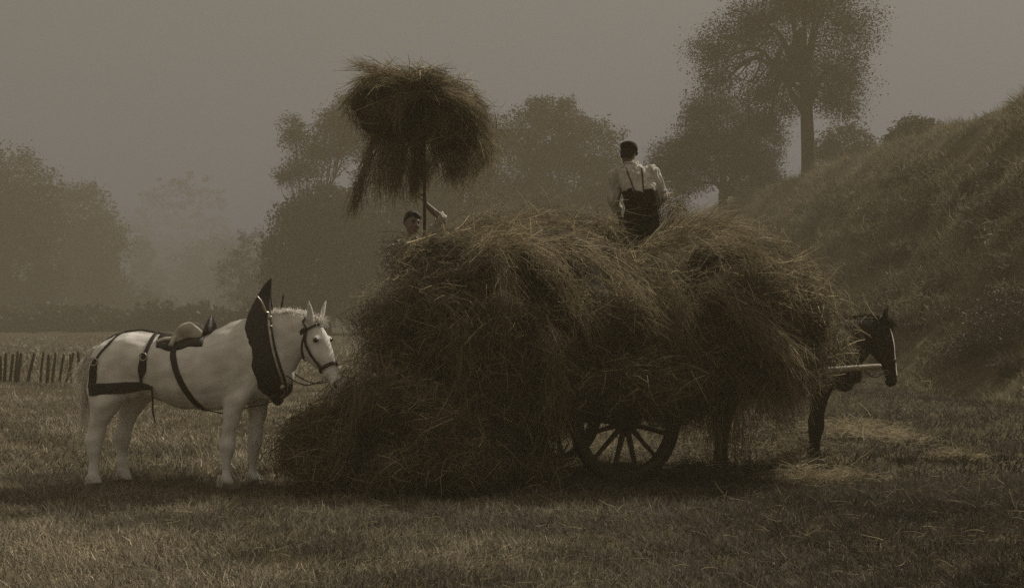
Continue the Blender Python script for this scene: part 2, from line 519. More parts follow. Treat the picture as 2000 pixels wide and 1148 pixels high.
def build_trees():
    gb = 'trees beyond the hay field'
    def ground_at(px, D): 
        x = (px - 1000) / F * D
        return np.array([x, D, float(gh(x, D))])
    # tall tree on the bank
    D = 84; b = ground_at(1580, D)
    tree('bank_tree', 'tall thin-leaved tree on the bank top, its crown cut by the picture edge', b, 24, pxblobs(b, D, [
        (1400, 105, 62, 55, 1, 0), (1470, 50, 80, 60, 1, 1), (1560, 10, 110, 70, 1, 0), (1650, 60, 70, 70, 1, -1), (1560, 130, 110, 70, 1, 0), (1660, 150, 52, 60, 1, 1), (1400, 165, 45, 34, 1, -.5), (1490, 190, 60, 42, 1, 0), (1520, -60, 110, 60, 1, 0), (1620, -60, 80, 60, 1, 0), (1625, 195, 42, 26, 1, 0), (1500, 245, 46, 30, 1, 0), (1650, 215, 40, 26, 1, 0), (1545, 205, 38, 30, 1, 0)]), 62000, 0.21, 0.42, gb, clump=1.0, trunk_top=0.40, per=40, shell=0.05, lean=-0.5)
    D = 92; b = ground_at(1412, D)
    tree('bank_tree', 'broad dark round-headed tree below the tall one, trunk showing under its skirt', b, 9, pxblobs(b, D, [
        (1405, 250, 90, 60, 1, 0), (1330, 315, 62, 48, 1, 0), (1480, 280, 58, 62, 1, 0), (1400, 305, 95, 50, 1, 0), (1385, 215, 50, 32, 1, 0), (1470, 330, 55, 40, 1, 0), (1295, 335, 34, 26, 1, 0), (1345, 362, 42, 16, 1, 0), (1500, 352, 30, 22, 1, 0)]), 44000, 0.22, 0.36, gb, clump=0.75, trunk_top=0.5, per=30)
    # bushes over the crest of the bank
    for i, (px, py, rx, ry, D, lab) in enumerate(((1650, 285, 62, 42, 95, 'ragged bush at the foot of the tall tree on the bank'), (1790, 262, 52, 30, 80, 'low rounded bush breaking the skyline of the bank'), (1465, 375, 50, 22, 98, 'low dark bush beside the trunk of the round-headed tree'))):
        b = ground_at(px, D); c = P(px, py, D)
        tree('bank_bush', lab, b, 3, pxblobs(b, D, [(px, py, rx, ry, 1, 0), (px - rx * .5, py + ry * .4, rx * .6, ry * .8, 1, 0), (px + rx * .5, py + ry * .5, rx * .6, ry * .8, 1, 0)]), 4500, 0.34, 0.1, 'bushes on the bank', stem=True, clump=0.5)
    # centre group
    D = 112; b = ground_at(1090, D)
    tree('round_tree', 'large dense round tree between the two men', b, 13, pxblobs(b, D, [
        (1060, 265, 105, 72, 1, 0), (1150, 290, 78, 60, 1, 0), (1010, 320, 80, 80, 1, -1), (1110, 370, 110, 80, 1, 0), (1180, 350, 48, 60, 1, 0), (1040, 430, 110, 80, 1, 0), (1150, 450, 90, 90, 1, 0), (1085, 225, 60, 32, 1, 0), (1130, 560, 100, 70, 1, 0)]), 60000, 0.34, 0.55, gb, clump=0.7, trunk_top=0.5, per=30)
    D = 104; b = ground_at(810, D)
    tree('field_tree', 'bushy tree directly behind the raised forkful of hay', b, 12, pxblobs(b, D, [
        (770, 260, 90, 60, 1, 0), (870, 290, 90, 70, 1, 0), (800, 350, 110, 70, 1, 0), (900, 390, 90, 70, 1, 0), (700, 235, 50, 48, 1, 0), (930, 330, 55, 60, 1, 0), (820, 450, 120, 80, 1, 0), (690, 440, 80, 70, 1, 0)]), 36000, 0.42, 0.5, gb, clump=0.9, trunk_top=0.5, per=20, shell=0.3)
    D = 106; b = ground_at(610, D)
    tree('open_tree', 'open feathery tree with sky showing through, left of the raised hay', b, 11, pxblobs(b, D, [
        (575, 260, 36, 38, 1, 0), (620, 300, 62, 52, 1, 0), (655, 240, 48, 40, 1, 0), (590, 335, 46, 30, 1, 0), (690, 205, 42, 34, 1, 0), (560, 345, 30, 16, 1, 0), (625, 390, 40, 32, 1, 0), (680, 280, 40, 40, 1, 0)]), 14000, 0.28, 0.24, gb, clump=0.7, trunk_top=0.75, lean=-0.6, per=24, shell=0.05)
    D = 98; b = ground_at(640, D)
    tree('field_bush', 'broad dark bush below the open feathery tree', b, 6, pxblobs(b, D, [
        (620, 430, 80, 70, 1, 0), (560, 500, 50, 80, 1, 0), (690, 470, 90, 80, 1, 0), (600, 550, 90, 70, 1, 0), (700, 570, 90, 60, 1, 0), (650, 400, 60, 40, 1, 0)]), 28000, 0.40, 0.3, 'bushes at the field edge', clump=0.8, per=22)
    D = 150; b = ground_at(480, D)
    tree('field_bush', 'pale misty bush at the end of the clump, above the white horse', b, 5, pxblobs(b, D, [
        (500, 510, 55, 70, 1, 0), (460, 540, 45, 55, 1, 0), (520, 570, 60, 50, 1, 0)]), 8000, 0.34, 0.2, 'bushes at the field edge', clump=0.6)
    # left masses
    D = 145; b = ground_at(20, D)
    tree('round_tree', 'great dark tree at the left border of the view', b, 12, pxblobs(b, D, [
        (20, 370, 85, 90, 1, 0), (60, 430, 70, 90, 1, 0), (-40, 400, 90, 110, 1, 0), (30, 520, 95, 90, 1, 0), (95, 560, 50, 60, 1, 0), (-60, 540, 90, 80, 1, 0)]), 30000, 0.55, 0.6, gb, clump=1.1, trunk_top=0.45)
    D = 175; b = ground_at(165, D)
    tree('round_tree', 'fainter rounded tree standing right of the dark border tree', b, 12, pxblobs(b, D, [
        (155, 420, 68, 64, 1, 0), (190, 480, 58, 70, 1, 0), (150, 540, 80, 70, 1, 0), (210, 560, 45, 55, 1, 0), (110, 480, 50, 80, 1, 0)]), 22000, 0.6, 0.6, gb, clump=1.2, trunk_top=0.45)
    D = 260; b = ground_at(280, D)
    tree('field_tree', 'small pointed tree fading into mist above the rump of the horse', b, 9, pxblobs(b, D, [
        (280, 500, 24, 36, 1, 0), (278, 475, 12, 20, 1, 0), (285, 550, 40, 40, 1, 0)]), 5000, 0.6, 0.25, gb, clump=0.9)
    for (px, py, rx, ry, D, lab) in ((350, 430, 105, 130, 420, 'huge misty tree barely visible over the left meadow'), (430, 520, 100, 80, 300, 'low misty tree line clump behind the white horse'), (245, 480, 60, 90, 380, 'faint tree in the haze between the left trees and the meadow')):
        b = ground_at(px, D)
        tree('misty_tree', lab, b, 20, pxblobs(b, D, [(px, py, rx, ry * .75, 1, 0), (px - rx * .4, py + ry * .5, rx * .8, ry * .7, 1, 0), (px + rx * .5, py + ry * .5, rx * .7, ry * .6, 1, 0)]), 9000, 1.0, 0.5, 'faint trees in the haze', clump=1.6)
    for (x0, x1, yt, D, lab) in ((-60, 540, 606, 112, 'ragged low hedge crossing behind the stake fence'), (-40, 300, 560, 185, 'low dark hedge closing the field under the left trees'), (280, 640, 566, 230, 'misty hedge across the far end of the meadow'), (600, 1250, 560, 140, 'undergrowth along the field edge behind the cart')):
        b = ground_at((x0 + x1) / 2, D); w_ = (x1 - x0)
        bl = [(x0 + w_ * (i + .5) / 9 + rng.uniform(-8, 8), (yt + 645) / 2 + rng.uniform(-8, 12), w_ / 13, (650 - yt) / 2 * rng.uniform(.8, 1.3), 1, 0) for i in range(9)]
        o = tree('field_hedge', lab, b, 3, pxblobs(b, D, bl), 14000, 0.7, 0.1, 'hedges at the field edge', stem=False, clump=0.9)
        o['category'] = 'hedge'
    # brambles on the near bank
    for (px, py, rx, ry, D, lab) in ((1965, 640, 85, 90, 27.5, 'dark bramble bush low on the bank at the right border'), (1905, 700, 60, 48, 28.5, 'low bramble spreading at the foot of the bank'), (1800, 705, 60, 30, 33, 'low tangle of weeds beyond the dark horse')):
        b = ground_at(px, D)
        tree('bramble_bush', lab, b, 1.2, pxblobs(b, D, [(px, py, rx, ry, 1, 0), (px - rx * .5, py + ry * .5, rx * .6, ry * .6, 1, 0), (px + rx * .5, py + ry * .4, rx * .6, ry * .7, 1, 0)]), 7000, 0.085, 0.03, 'brambles on the bank', clump=0.22, dry=0.9)

def build_scrub():
    g = Geo()
    n = 230
    D = (20 ** 0.7 + rng.random(n) * (115 ** 0.7 - 20 ** 0.7)) ** (1 / 0.7)
    X = 8.6 + rng.random(n) * 6.5
    for x, d in zip(X, D):
        r = rng.uniform(.2, .6) * (0.7 + d / 90); m = 220
        c = np.array([x, d, float(gh(x, d)) + r * .25])
        p = c + np.clip(rng.normal(size=(m, 3)), -1.7, 1.7) * [r * .6, r * .6, r * .4]
        dr = unit(rng.normal(size=(m, 3)) + [0, 0, .8])
        strands(g, p, dr, rng.uniform(.1, .3, m) * (1 + d / 60), rng.uniform(.02, .05, m) * (1 + d / 80), 2, .3, .4, rng.uniform(.5, 1.3, m) * rng.uniform(.45, 1.0), .3)
    tag(g.build('bank_scrub', M['bank'], smoothed=False), 'dark weeds and scrub dotted over the slope of the bank', 'scrub', kind='stuff')

def build_fence():
    D = 31.0
    root = thing('stake_fence', 'row of leaning rough stakes at the far left of the field', 'fence', P(80, 745, D) * [1, 1, 0])
    o = np.array(root.location)
    base = [(8, 11), (28, 34), (78, 84), (160, 166), (-64, -70), (-48, -40), (-22, -24), (1, 1), (18, 24), (35, 42), (54, 68), (91, 95), (100, 108), (115, 124), (125, 142), (141, 138), (156, 152), (168, 178), (186, 182), (200, 206), (214, 210), (232, 240), (246, 244)]
    for i, (xb, xt) in enumerate(base):
        hgt = rng.uniform(688, 696)
        a = P(xb, 744, D) - o; t = P(xt, hgt, D) - o
        a[2] = float(gh(a[0] + o[0], D)) - 0.05; a[1] = t[1] = rng.uniform(-.05, .05)
        g = Geo()
        r = rng.uniform(0.028, 0.045)
        tube(g, [a, a * .5 + t * .5 + rng.normal(size=3) * .01, t, t + (t - a) * 0.03], [r, r, r * .85, r * .3], 7, 2)
        g.build('stake', M['stake'], root)
    g = Geo()
    for zf in (0.42,):
        pts = [P(x, 744 - 52 * zf + 2 * math.sin(x * .06), D) - o for x in range(-70, 250, 12)]
        tube(g, pts, 0.006, 5, 2)
    g.build('wire', M['iron'], root)

# ------------------------------------------------------------------ hay
HW = Waves(40, 0.22, 1.3, 41)
HC = Waves(30, 0.25, 0.9, 42)

def hay_mass(g, ell, nclump, per, amp=0.09, lmin=0.14, lmax=0.42, core_var=0.3, wmin=0.0035, wmax=0.0065, outward=0.18, only=None, spread=0.09, tilt=None, topmess=0.8, solid_min=0.0):
    """a heap of hay: solid core ellipsoids and combed strands over their joint surface. ell: (centre, radii)"""
    C = np.array([e[0] for e in ell], float); Rr = np.array([e[1] for e in ell], float)
    solid = Rr.min(1) > solid_min
    for c, r in zip(C[solid], Rr[solid]):
        h = Geo(); ellipsoid(h, (0, 0, 0), (1, 1, 1), 72, 44)
        d = h.v[0]
        p = c + d * r
        k = 0.955 + amp * 0.6 * HW(p) / max(0.3, r.mean()) - 0.03
        v = c + d * r * k[:, None]
        g.add(v, h.q[0], var=core_var * (1 + 0.25 * HC(v)))  # core coloured darker than the strands, painting deep shade into the gaps
    area = (Rr[:, 0] * Rr[:, 1] + Rr[:, 0] * Rr[:, 2] + Rr[:, 1] * Rr[:, 2]) + 0.12 + 0.25 * (Rr.min(1) <= solid_min)
    wh = rng.choice(len(C), nclump, p=area / area.sum())
    d = unit(rng.normal(size=(nclump, 3)) / Rr[wh])    # area weighting
    p = C[wh] + d * Rr[wh] * (1 + amp * 0.6 * HW(C[wh] + d * Rr[wh]) / np.maximum(0.3, Rr[wh].mean(1)))[:, None]
    # drop clumps buried inside another ellipsoid, or under the ground
    keep = p[:, 2] > 0.02
    for j in np.nonzero(solid)[0]:
        q = ((p - C[j]) / Rr[j]); keep &= (wh == j) | ((q ** 2).sum(1) > 0.93)
    if only is not None: keep &= only(p)
    p, wh = p[keep], wh[keep]
    nrm = unit((p - C[wh]) / Rr[wh] ** 2)
    n = len(p)
    grav = np.array([0, 0, -1.0])
    down = grav - nrm * (nrm @ grav)[:, None]
    rt = rng.normal(size=(n, 3)); rt = unit(rt - nrm * (rt * nrm).sum(1)[:, None])
    flat = np.clip(nrm[:, 2:3], 0, 1)
    dc = down * 1.0 + rt * (0.8 + topmess * flat) + nrm * (outward * 4 * rng.random(n) ** 2.5)[:, None]
    if tilt is not None: dc = dc + np.asarray(tilt)
    cvar = rng.uniform(0.72, 1.2, n)
    clen = lmin + (lmax - lmin) * rng.random(n) ** 1.6
    pp = np.repeat(p, per, 0) + rng.normal(size=(n * per, 3)) * spread * 0.8 - np.repeat(nrm, per, 0) * rng.uniform(0, 0.06, n * per)[:, None]
    dd = unit(np.repeat(dc, per, 0)) + rng.normal(size=(n * per, 3)) * 0.33
    m = n * per
    ln = np.repeat(clen, per) * rng.uniform(0.6, 1.4, m)
    var = np.repeat(cvar, per) * (0.3 + 1.0 * rng.random(m) ** 1.5)
    bright = rng.random(m) < 0.10
    var[bright] *= 2.0
    pp = pp - unit(dd) * (ln * 0.3)[:, None]
    strands(g, pp, dd, ln, rng.uniform(wmin, wmax, m), 3, 0.28, 0.3, var, 0.5)
    # single stout stalks lying every way over the surface
    m = n; k = rng.integers(0, n, m)
    ds = down[k] * rng.uniform(-.2, 1.2, m)[:, None] + rt[rng.permutation(m)] + nrm[k] * rng.uniform(0, .5, m)[:, None]
    ds = unit(ds - nrm[k] * np.minimum(0, (ds * nrm[k]).sum(1))[:, None])
    ls = rng.uniform(.1, .38, m)
    strands(g, p[k] + nrm[k] * .03 - ds * (ls * .4)[:, None] + rng.normal(size=(m, 3)) * .04, ds, ls, rng.uniform(wmax, wmax * 1.5, m), 3, 0.12, 0.22, 0.8 + 2.2 * rng.random(m) ** 1.5, 0.6)
    return g

def swathe(g, pts, n, spread, lmin, lmax, wmin=0.0035, wmax=0.0065, vmin=0.7, vmax=1.7, jit=0.3, grav=0.2):
    """a lock of hay combed along a line of points"""
    A = catmull(np.array(pts, float), 8)
    T = unit(np.gradient(A, axis=0))
    k = rng.integers(0, len(A), n)
    p = A[k] + rng.normal(size=(n, 3)) * spread
    strands(g, p, T[k] + rng.normal(size=(n, 3)) * jit, rng.uniform(lmin, lmax, n), rng.uniform(wmin, wmax, n), 3, grav, 0.25, rng.uniform(vmin, vmax, n), 0.5)

def E(px, py, D, sx, sy, sz): return (P(px, py, D), (sx, sy, sz))

def forkfuls(ell, n, rr, rz, seed):
    """smaller flattened clumps lying over the big lobes, as they came off the fork"""
    g = np.random.default_rng(seed); out = []
    big = [e for e in ell if min(e[1]) > .3]
    while len(out) < n:
        c, r = big[g.integers(len(big))]
        c = np.asarray(c); r = np.asarray(r)
        d = unit(g.normal(size=3))
        if d[1] > .5 or d[2] < -.55: continue
        p = c + d * r * .9
        if p[2] < .15: continue
        sx = 1000 + F * p[0] / p[1]; sy = HZ - F * (p[2] - CAMZ) / p[1]
        if 735 < sx < 900 and sy < 545: continue
        if 1180 < sx < 1310 and sy < 540: continue
        if 1262 < sx < 1325 and sy < 680: continue
        if sx < 740 and sy < 820: continue
        if any((((p - e[0]) / np.asarray(e[1])) ** 2).sum() < .72 for e in big if e[0] is not c): continue
        a = g.uniform(*rr)
        out.append((p, (a, a * g.uniform(.6, .9), g.uniform(*rz))))
    return out

def build_hay():
    # the load
    g = Geo()
    ell = [E(1005, 650, 13.2, 1.10, 1.15, 0.84), E(1462, 640, 13.6, 0.72, 0.98, 0.76), E(1160, 640, 13.1, 0.50, 0.95, 0.66),
           E(880, 615, 13.0, 0.52, 0.85, 0.52), E(1462, 680, 13.4, 0.43, 0.7, 0.41), E(930, 560, 13.3, 0.72, 0.8, 0.48), E(1080, 540, 12.9, 0.62, 0.62, 0.28),
           E(950, 480, 13.7, 0.36, 0.45, 0.24), E(1090, 490, 13.3, 0.62, 0.75, 0.225), E(1075, 455, 14.2, 0.24, 0.3, 0.18),
           E(1150, 475, 14.2, 0.26, 0.4, 0.17), E(1318, 440, 14.6, 0.20, 0.25, 0.25), E(812, 512, 13.5, 0.26, 0.3, 0.13), E(1192, 462, 15.0, 0.22, 0.25, 0.28), E(1440, 520, 13.6, 0.46, 0.62, 0.26), E(1478, 580, 13.5, 0.32, 0.5, 0.30),
           E(930, 770, 12.8, 0.78, 0.9, 0.60), E(1150, 728, 12.7, 0.72, 0.6, 0.32), E(1270, 735, 13.1, 0.62, 0.6, 0.36), E(1360, 720, 13.1, 0.45, 0.55, 0.36),
           E(1250, 580, 14.0, 0.5, 0.6, 0.225)]
    ell += forkfuls(ell, 90, (.28, .5), (.13, .22), 3)
    hay_mass(g, ell, 15000, 14, amp=0.13, lmin=0.08, lmax=0.34, solid_min=.2201)
    # swathes folded over the shoulder of the load
    for a in ([(940, 500, 12.6), (1000, 470, 12.5), (1060, 500, 12.2), (1110, 560, 12.0), (1145, 620, 12.0)],
              [(1000, 480, 12.7), (1090, 480, 12.5), (1170, 510, 12.2), (1230, 560, 12.15), (1262, 610, 12.2)],
              [(900, 530, 12.4), (960, 490, 12.4), (985, 560, 12.1), (975, 660, 12.0)],
              [(850, 500, 13.0), (890, 472, 13.1), (930, 450, 13.4), (1000, 440, 13.5)],
              [(1240, 500, 13.6), (1290, 480, 13.5), (1350, 450, 13.4), (1410, 432, 13.4)],
              [(1380, 470, 13.0), (1450, 480, 12.7), (1505, 540, 12.7), (1545, 610, 12.8)],
              [(1290, 530, 12.7), (1320, 600, 12.5), (1330, 700, 12.4)],
              [(1400, 560, 12.5), (1470, 620, 12.4), (1530, 690, 12.4)],
              [(780, 560, 12.4), (860, 590, 12.1), (900, 680, 11.95), (910, 780, 11.9)],
              [(1050, 620, 12.1), (1080, 700, 11.95), (1070, 790, 11.95)],
              [(1515, 600, 12.9), (1538, 680, 13.0), (1552, 720, 13.1)]):
        swathe(g, [P(*q) for q in a], 620, 0.07, 0.15, 0.5)
    # loose ends hanging in front and standing up from the top
    n = 700
    px = rng.uniform(760, 1640, n); k = rng.random(n)
    swathe(g, [P(900, 440, 13.6), P(1000, 415, 13.7), P(1110, 420, 13.8), P(1200, 440, 13.9)], 420, 0.09, 0.1, 0.35, jit=0.9, grav=0.0)
    swathe(g, [P(1380, 450, 13.5), P(1470, 460, 13.4), P(1560, 520, 13.3), P(1610, 580, 13.3)], 420, 0.07, 0.1, 0.3, jit=0.9, grav=0.0)
    for (x, y0, y1, D) in ((760, 700, 900, 11.9), (830, 760, 900, 11.85), (930, 780, 890, 11.85), (1010, 760, 860, 11.95), (1090, 740, 800, 12.1), (1400, 740, 850, 12.55), (1440, 730, 850, 12.6), (1500, 740, 800, 12.6), (1560, 710, 750, 13.0), (1520, 720, 770, 12.85), (1350, 730, 790, 12.5)):
        swathe(g, [P(x, y0, D), P(x + rng.uniform(-14, 14), (y0 + y1) / 2, D), P(x + rng.uniform(-20, 20), y1, D)], 260, 0.06, 0.15, 0.4, jit=0.2)
    tag(g.build('hay_load', M['hay'], smoothed=False), 'huge overhanging load of loose hay hiding the cart and half the dark horse', 'hay load')
    # the heap on the ground at the cart tail
    g = Geo()
    ell = [E(715, 885, 12.35, 0.50, 0.58, 0.62), E(655, 925, 12.2, 0.34, 0.42, 0.34), E(785, 860, 12.5, 0.62, 0.7, 0.70), E(860, 900, 12.2, 0.95, 0.7, 0.55), E(955, 905, 12.2, 0.40, 0.45, 0.34)]
    ell += forkfuls(ell, 22, (.22, .4), (.12, .2), 4)
    hay_mass(g, ell, 5200, 15, amp=0.1, solid_min=.2201, lmin=.08, lmax=.3, tilt=(-0.12, 0, 0))
    for a in ([(710, 705, 12.4), (665, 750, 12.15), (620, 820, 12.0), (585, 890, 11.9)], [(720, 700, 12.1), (700, 800, 11.75), (650, 900, 11.6)]):
        swathe(g, [P(*q) for q in a], 400, 0.07, 0.12, 0.33, vmax=1.4)
    tag(g.build('hay_heap', M['hay'], smoothed=False), 'dark heap of hay spilling to the ground under the nose of the white horse', 'hay heap')
    # hay lifted on the fork
    g = Geo()
    D = 14.65
    ell = [E(820, 190, D, 0.60, 0.5, 0.24), E(880, 230, D, 0.42, 0.42, 0.30), E(760, 200, D, 0.38, 0.4, 0.26), E(800, 255, D, 0.40, 0.36, 0.16), E(905, 262, D, 0.22, 0.28, 0.18), E(745, 235, D, 0.2, 0.25, 0.18)]
    ell += [E(735 + 165 * rng.random(), 165 + 70 * rng.random(), D + rng.uniform(-.42, .1), rng.uniform(.14, .26), .2, rng.uniform(.06, .12)) for _ in range(9)]
    hay_mass(g, ell, 1700, 15, amp=0.07, solid_min=.155, lmin=0.12, lmax=0.42, core_var=0.25, wmin=0.004, wmax=0.0075, spread=0.05)
    for a, n, s in (([(745, 230, D), (725, 290, D), (708, 345, D - .05), (697, 385, D - .05)], 520, .035), ([(815, 260, D + .15), (813, 300, D + .15), (812, 330, D + .15), (811, 352, D + .15)], 620, .032), ([(760, 260, D), (745, 310, D), (740, 350, D)], 300, .06), ([(790, 270, D), (775, 320, D), (770, 350, D)], 300, .05),
                    ([(930, 250, D), (945, 290, D), (930, 320, D)], 300, .06), ([(880, 270, D), (900, 310, D), (890, 330, D)], 220, .06), ([(850, 280, D), (870, 310, D), (880, 325, D)], 200, .05),
                    ([(830, 175, D - .45), (770, 150, D - .4), (705, 128, D - .3)], 260, .04), ([(840, 185, D - .5), (790, 190, D - .45), (780, 215, D - .45)], 160, .03), ([(850, 180, D - .5), (905, 200, D - .45), (945, 250, D - .4)], 420, .05), ([(760, 150, D - .3), (720, 160, D - .3), (690, 190, D - .2)], 200, .04)):
        swathe(g, [P(*q) for q in a], n, s, 0.12, 0.38, 0.004, 0.0075, vmax=1.5, jit=0.2)
    for a, n, s in (([(730, 235, D), (765, 285, D), (800, 330, D)], 420, .06), ([(905, 240, D), (865, 290, D), (838, 330, D)], 380, .05), ([(770, 255, D - .1), (768, 300, D - .1), (772, 345, D - .1)], 420, .08), ([(820, 250, D), (822, 300, D), (824, 345, D)], 260, .03)):
        swathe(g, [P(*q) for q in a], n, s, .12, .34, .003, .006, vmax=1.3, jit=.25)
    n = 1500      # wisps drifting down from it
    pw = np.array([P(a, b, D + c) for a, b, c in zip(rng.normal(940, 30, n), 250 + 180 * rng.random(n) ** 1.4, rng.normal(0, .25, n))])
    strands(g, pw, rng.normal(size=(n, 3)) * .5 + [0.15, 0, -0.8], rng.uniform(.04, .15, n), rng.uniform(.002, .004, n), 3, .3, .4, rng.uniform(.7, 1.5, n))
    tag(g.build('fork_hay', M['hay'], smoothed=False), 'great shaggy forkful of hay held up against the trees', 'hay bundle')
    # wisps on the ground
    for (name, lab, a, n, sp, ln) in (
            ('hay_wisp', 'bright wisp of straw lying just in front of the hooves of the dark horse', [(1545, 900), (1560, 935), (1610, 940), (1668, 930)], 1100, (.08, .12, .04), .35),
            ('hay_wisp', 'flat pale spread of hay on the grass beyond the dark horse', [(1640, 850), (1690, 840), (1745, 870)], 2000, (.24, .55, .04), .28),
            ('hay_wisp', 'thin pale streak of hay on the grass towards the bank', [(1835, 905), (1870, 902), (1905, 906)], 420, (.06, .10, .02), .25)):
        g = Geo()
        pts = []
        for (x, y) in a:
            d = CAMZ * F / (y - HZ); q = P(x, y, d); q[2] = float(gh(q[0], q[1])) + 0.05; pts.append(q)
        A = catmull(np.array(pts), 8); k = rng.integers(0, len(A), n)
        p = A[k] + rng.normal(size=(n, 3)) * np.array(sp); p[:, 2] = np.maximum(p[:, 2], gh(p[:, 0], p[:, 1]) + .01)
        d = rng.normal(size=(n, 3)); d[:, 2] = np.abs(d[:, 2]) * .35
        strands(g, p, d, rng.uniform(.1, ln, n), rng.uniform(.005, .010, n), 3, .3, .4, rng.uniform(.8, 1.9, n))
        tag(g.build(name, M['hay'], smoothed=False), lab, 'loose hay', 'loose hay on the grass')
    g = Geo()
    n = 3200
    px = rng.uniform(1080, 1640, n); py = rng.uniform(800, 935, n)
    d = CAMZ * F / (py - HZ); X = (px - 1000) / F * d
    p = np.stack([X, d, gh(X, d) + rng.uniform(.02, .09, n)], -1)
    dr = rng.normal(size=(n, 3)); dr[:, 2] = np.abs(dr[:, 2]) * .4
    strands(g, p, dr, rng.uniform(.08, .28, n), rng.uniform(.004, .008, n), 3, .3, .4, rng.uniform(.7, 1.6, n))
    n = 1500      # stray straws dropped over the near grass
    d = rng.uniform(7.2, 14, n); X = rng.uniform(-.42, .42, n) * d
    p = np.stack([X, d, gh(X, d) + rng.uniform(.03, .08, n)], -1)
    dr = rng.normal(size=(n, 3)); dr[:, 2] = np.abs(dr[:, 2]) * .3
    strands(g, p, dr, rng.uniform(.06, .2, n), rng.uniform(.003, .006, n), 3, .2, .3, rng.uniform(.7, 1.9, n))
    tag(g.build('straw_litter', M['hay'], smoothed=False), 'straw littered over the grass round the wheel and the hooves', 'straw', kind='stuff')

# ------------------------------------------------------------------ cart
CA = R(25)
CF = np.array([math.cos(CA), math.sin(CA), 0]); CN = np.array([-math.sin(CA), math.cos(CA), 0])
HUB = np.array([1.084, 12.7, 0.575])
def build_cart():
    mid = HUB + CN * 0.78
    root = thing('hay_cart', 'two-wheeled wooden farm cart almost buried under its hay', 'cart', (mid[0], mid[1], 0), CA)
    g = Geo(); box(g, (-.15, 0, .86), 2.9, 1.22, .07)
    for y in (-.45, 0, .45): box(g, (-.15, y, .785), 2.9, .09, .08)
    g.build('bed', M['wood'], root, False)
    for y in (-.64, .64):
        g = Geo()
        for k in range(2): box(g, (-.15, y, 1.01 + .2 * k), 2.9, .035, .185)
        for x in (-1.4, -.5, .4, 1.2): box(g, (x, y * 1.045, 1.1), .06, .03, .44)
        g.build('side_board', M['wood'], root, False)
    g = Geo(); tube(g, [(0, -.82, .575), (0, .82, .575)], .045, 10, 2)
    box(g, (0, 0, .66), .16, 1.1, .16)
    g.build('axle', M['iron'], root)
    for y in (-.36, .36):
        g = Geo()
        tube(g, [(.9, y, .86), (1.8, y * .98, .93), (2.5, y * 1.02, .99), (3.3, y * 1.05, 1.03), (3.42, y * 1.05, 1.035)], [.045, .045, .038, .03, .024], 10)
        g.build('shaft', M['pale_wood'], root)
    for s in (-1, 1):
        wr = thing('wheel', None, None, (0, s * .78, .575), 0); wr.parent = root
        R0, R1, hw = .468, .565, .05
        n = 64; th = np.arange(n) * 2 * np.pi / n
        g = Geo()
        prof = [(R0 + .008, -hw), (R0, -hw + .012), (R0, hw - .012), (R0 + .008, hw), (R1, hw), (R1, -hw)]
        V = np.array([[(r * math.cos(a), y, r * math.sin(a)) for (r, y) in prof] for a in th])
        m = len(prof)
        i = np.arange(n)[:, None]; j = np.arange(m)[None, :]
        q = np.stack([i * m + j, i * m + (j + 1) % m, ((i + 1) % n) * m + (j + 1) % m, ((i + 1) % n) * m + j], -1).reshape(-1, 4)
        g.add(V.reshape(-1, 3), q); g.build('rim', M['wood'], wr, False)
        g = Geo()
        prof = [(R1 + .002, -hw - .002), (R1 + .002, hw + .002), (R1 + .012, hw + .002), (R1 + .012, -hw - .002)]
        V = np.array([[(r * math.cos(a), y, r * math.sin(a)) for (r, y) in prof] for a in th]); m = 4
        j = np.arange(m)[None, :]
        q = np.stack([i * m + j, i * m + (j + 1) % m, ((i + 1) % n) * m + (j + 1) % m, ((i + 1) % n) * m + j], -1).reshape(-1, 4)
        g.add(V.reshape(-1, 3), q); g.build('tyre', M['iron'], wr, False)
        g = Geo()
        prof = [(-.17, .05), (-.16, .07), (-.08, .075), (-.05, .105), (.05, .105), (.09, .085), (.16, .08), (.17, .06)]
        loft(g, [((0, a, 0), (b, 0, 0), (0, 0, b)) for a, b in prof], 20, 2)
        g.build('hub', M['wood'], wr)
        for k in range(12):
            a = R(-16 + 30 * k)
            g = Geo(); d = np.array([math.cos(a), 0, math.sin(a)])
            tube(g, [d * .09, d * .2, d * .36, d * .475], [.036, .03, .026, .028], 8, 2, flat=.8)
            g.build('spoke', M['wood'], wr)

# ------------------------------------------------------------------ horses
ZS = 523.2
def hx(a): return (a - 560) / ZS
def hz(a): return (1078 - a) / ZS

def ear(g, base, tip, fwd, wd):
    base, tip = np.asarray(base, float), np.asarray(tip, float)
    ax = unit(tip - base); f = unit(np.asarray(fwd, float) - ax * np.dot(fwd, ax)); s = np.cross(ax, f)
    L = np.linalg.norm(tip - base)
    loft(g, [(base - ax * .03, s * wd * .7, f * wd * .6), (base + ax * L * .25, s * wd, f * wd * .55), (base + ax * L * .6, s * wd * .75, f * wd * .4), (tip, s * wd * .15, f * wd * .12)], 12, 3)

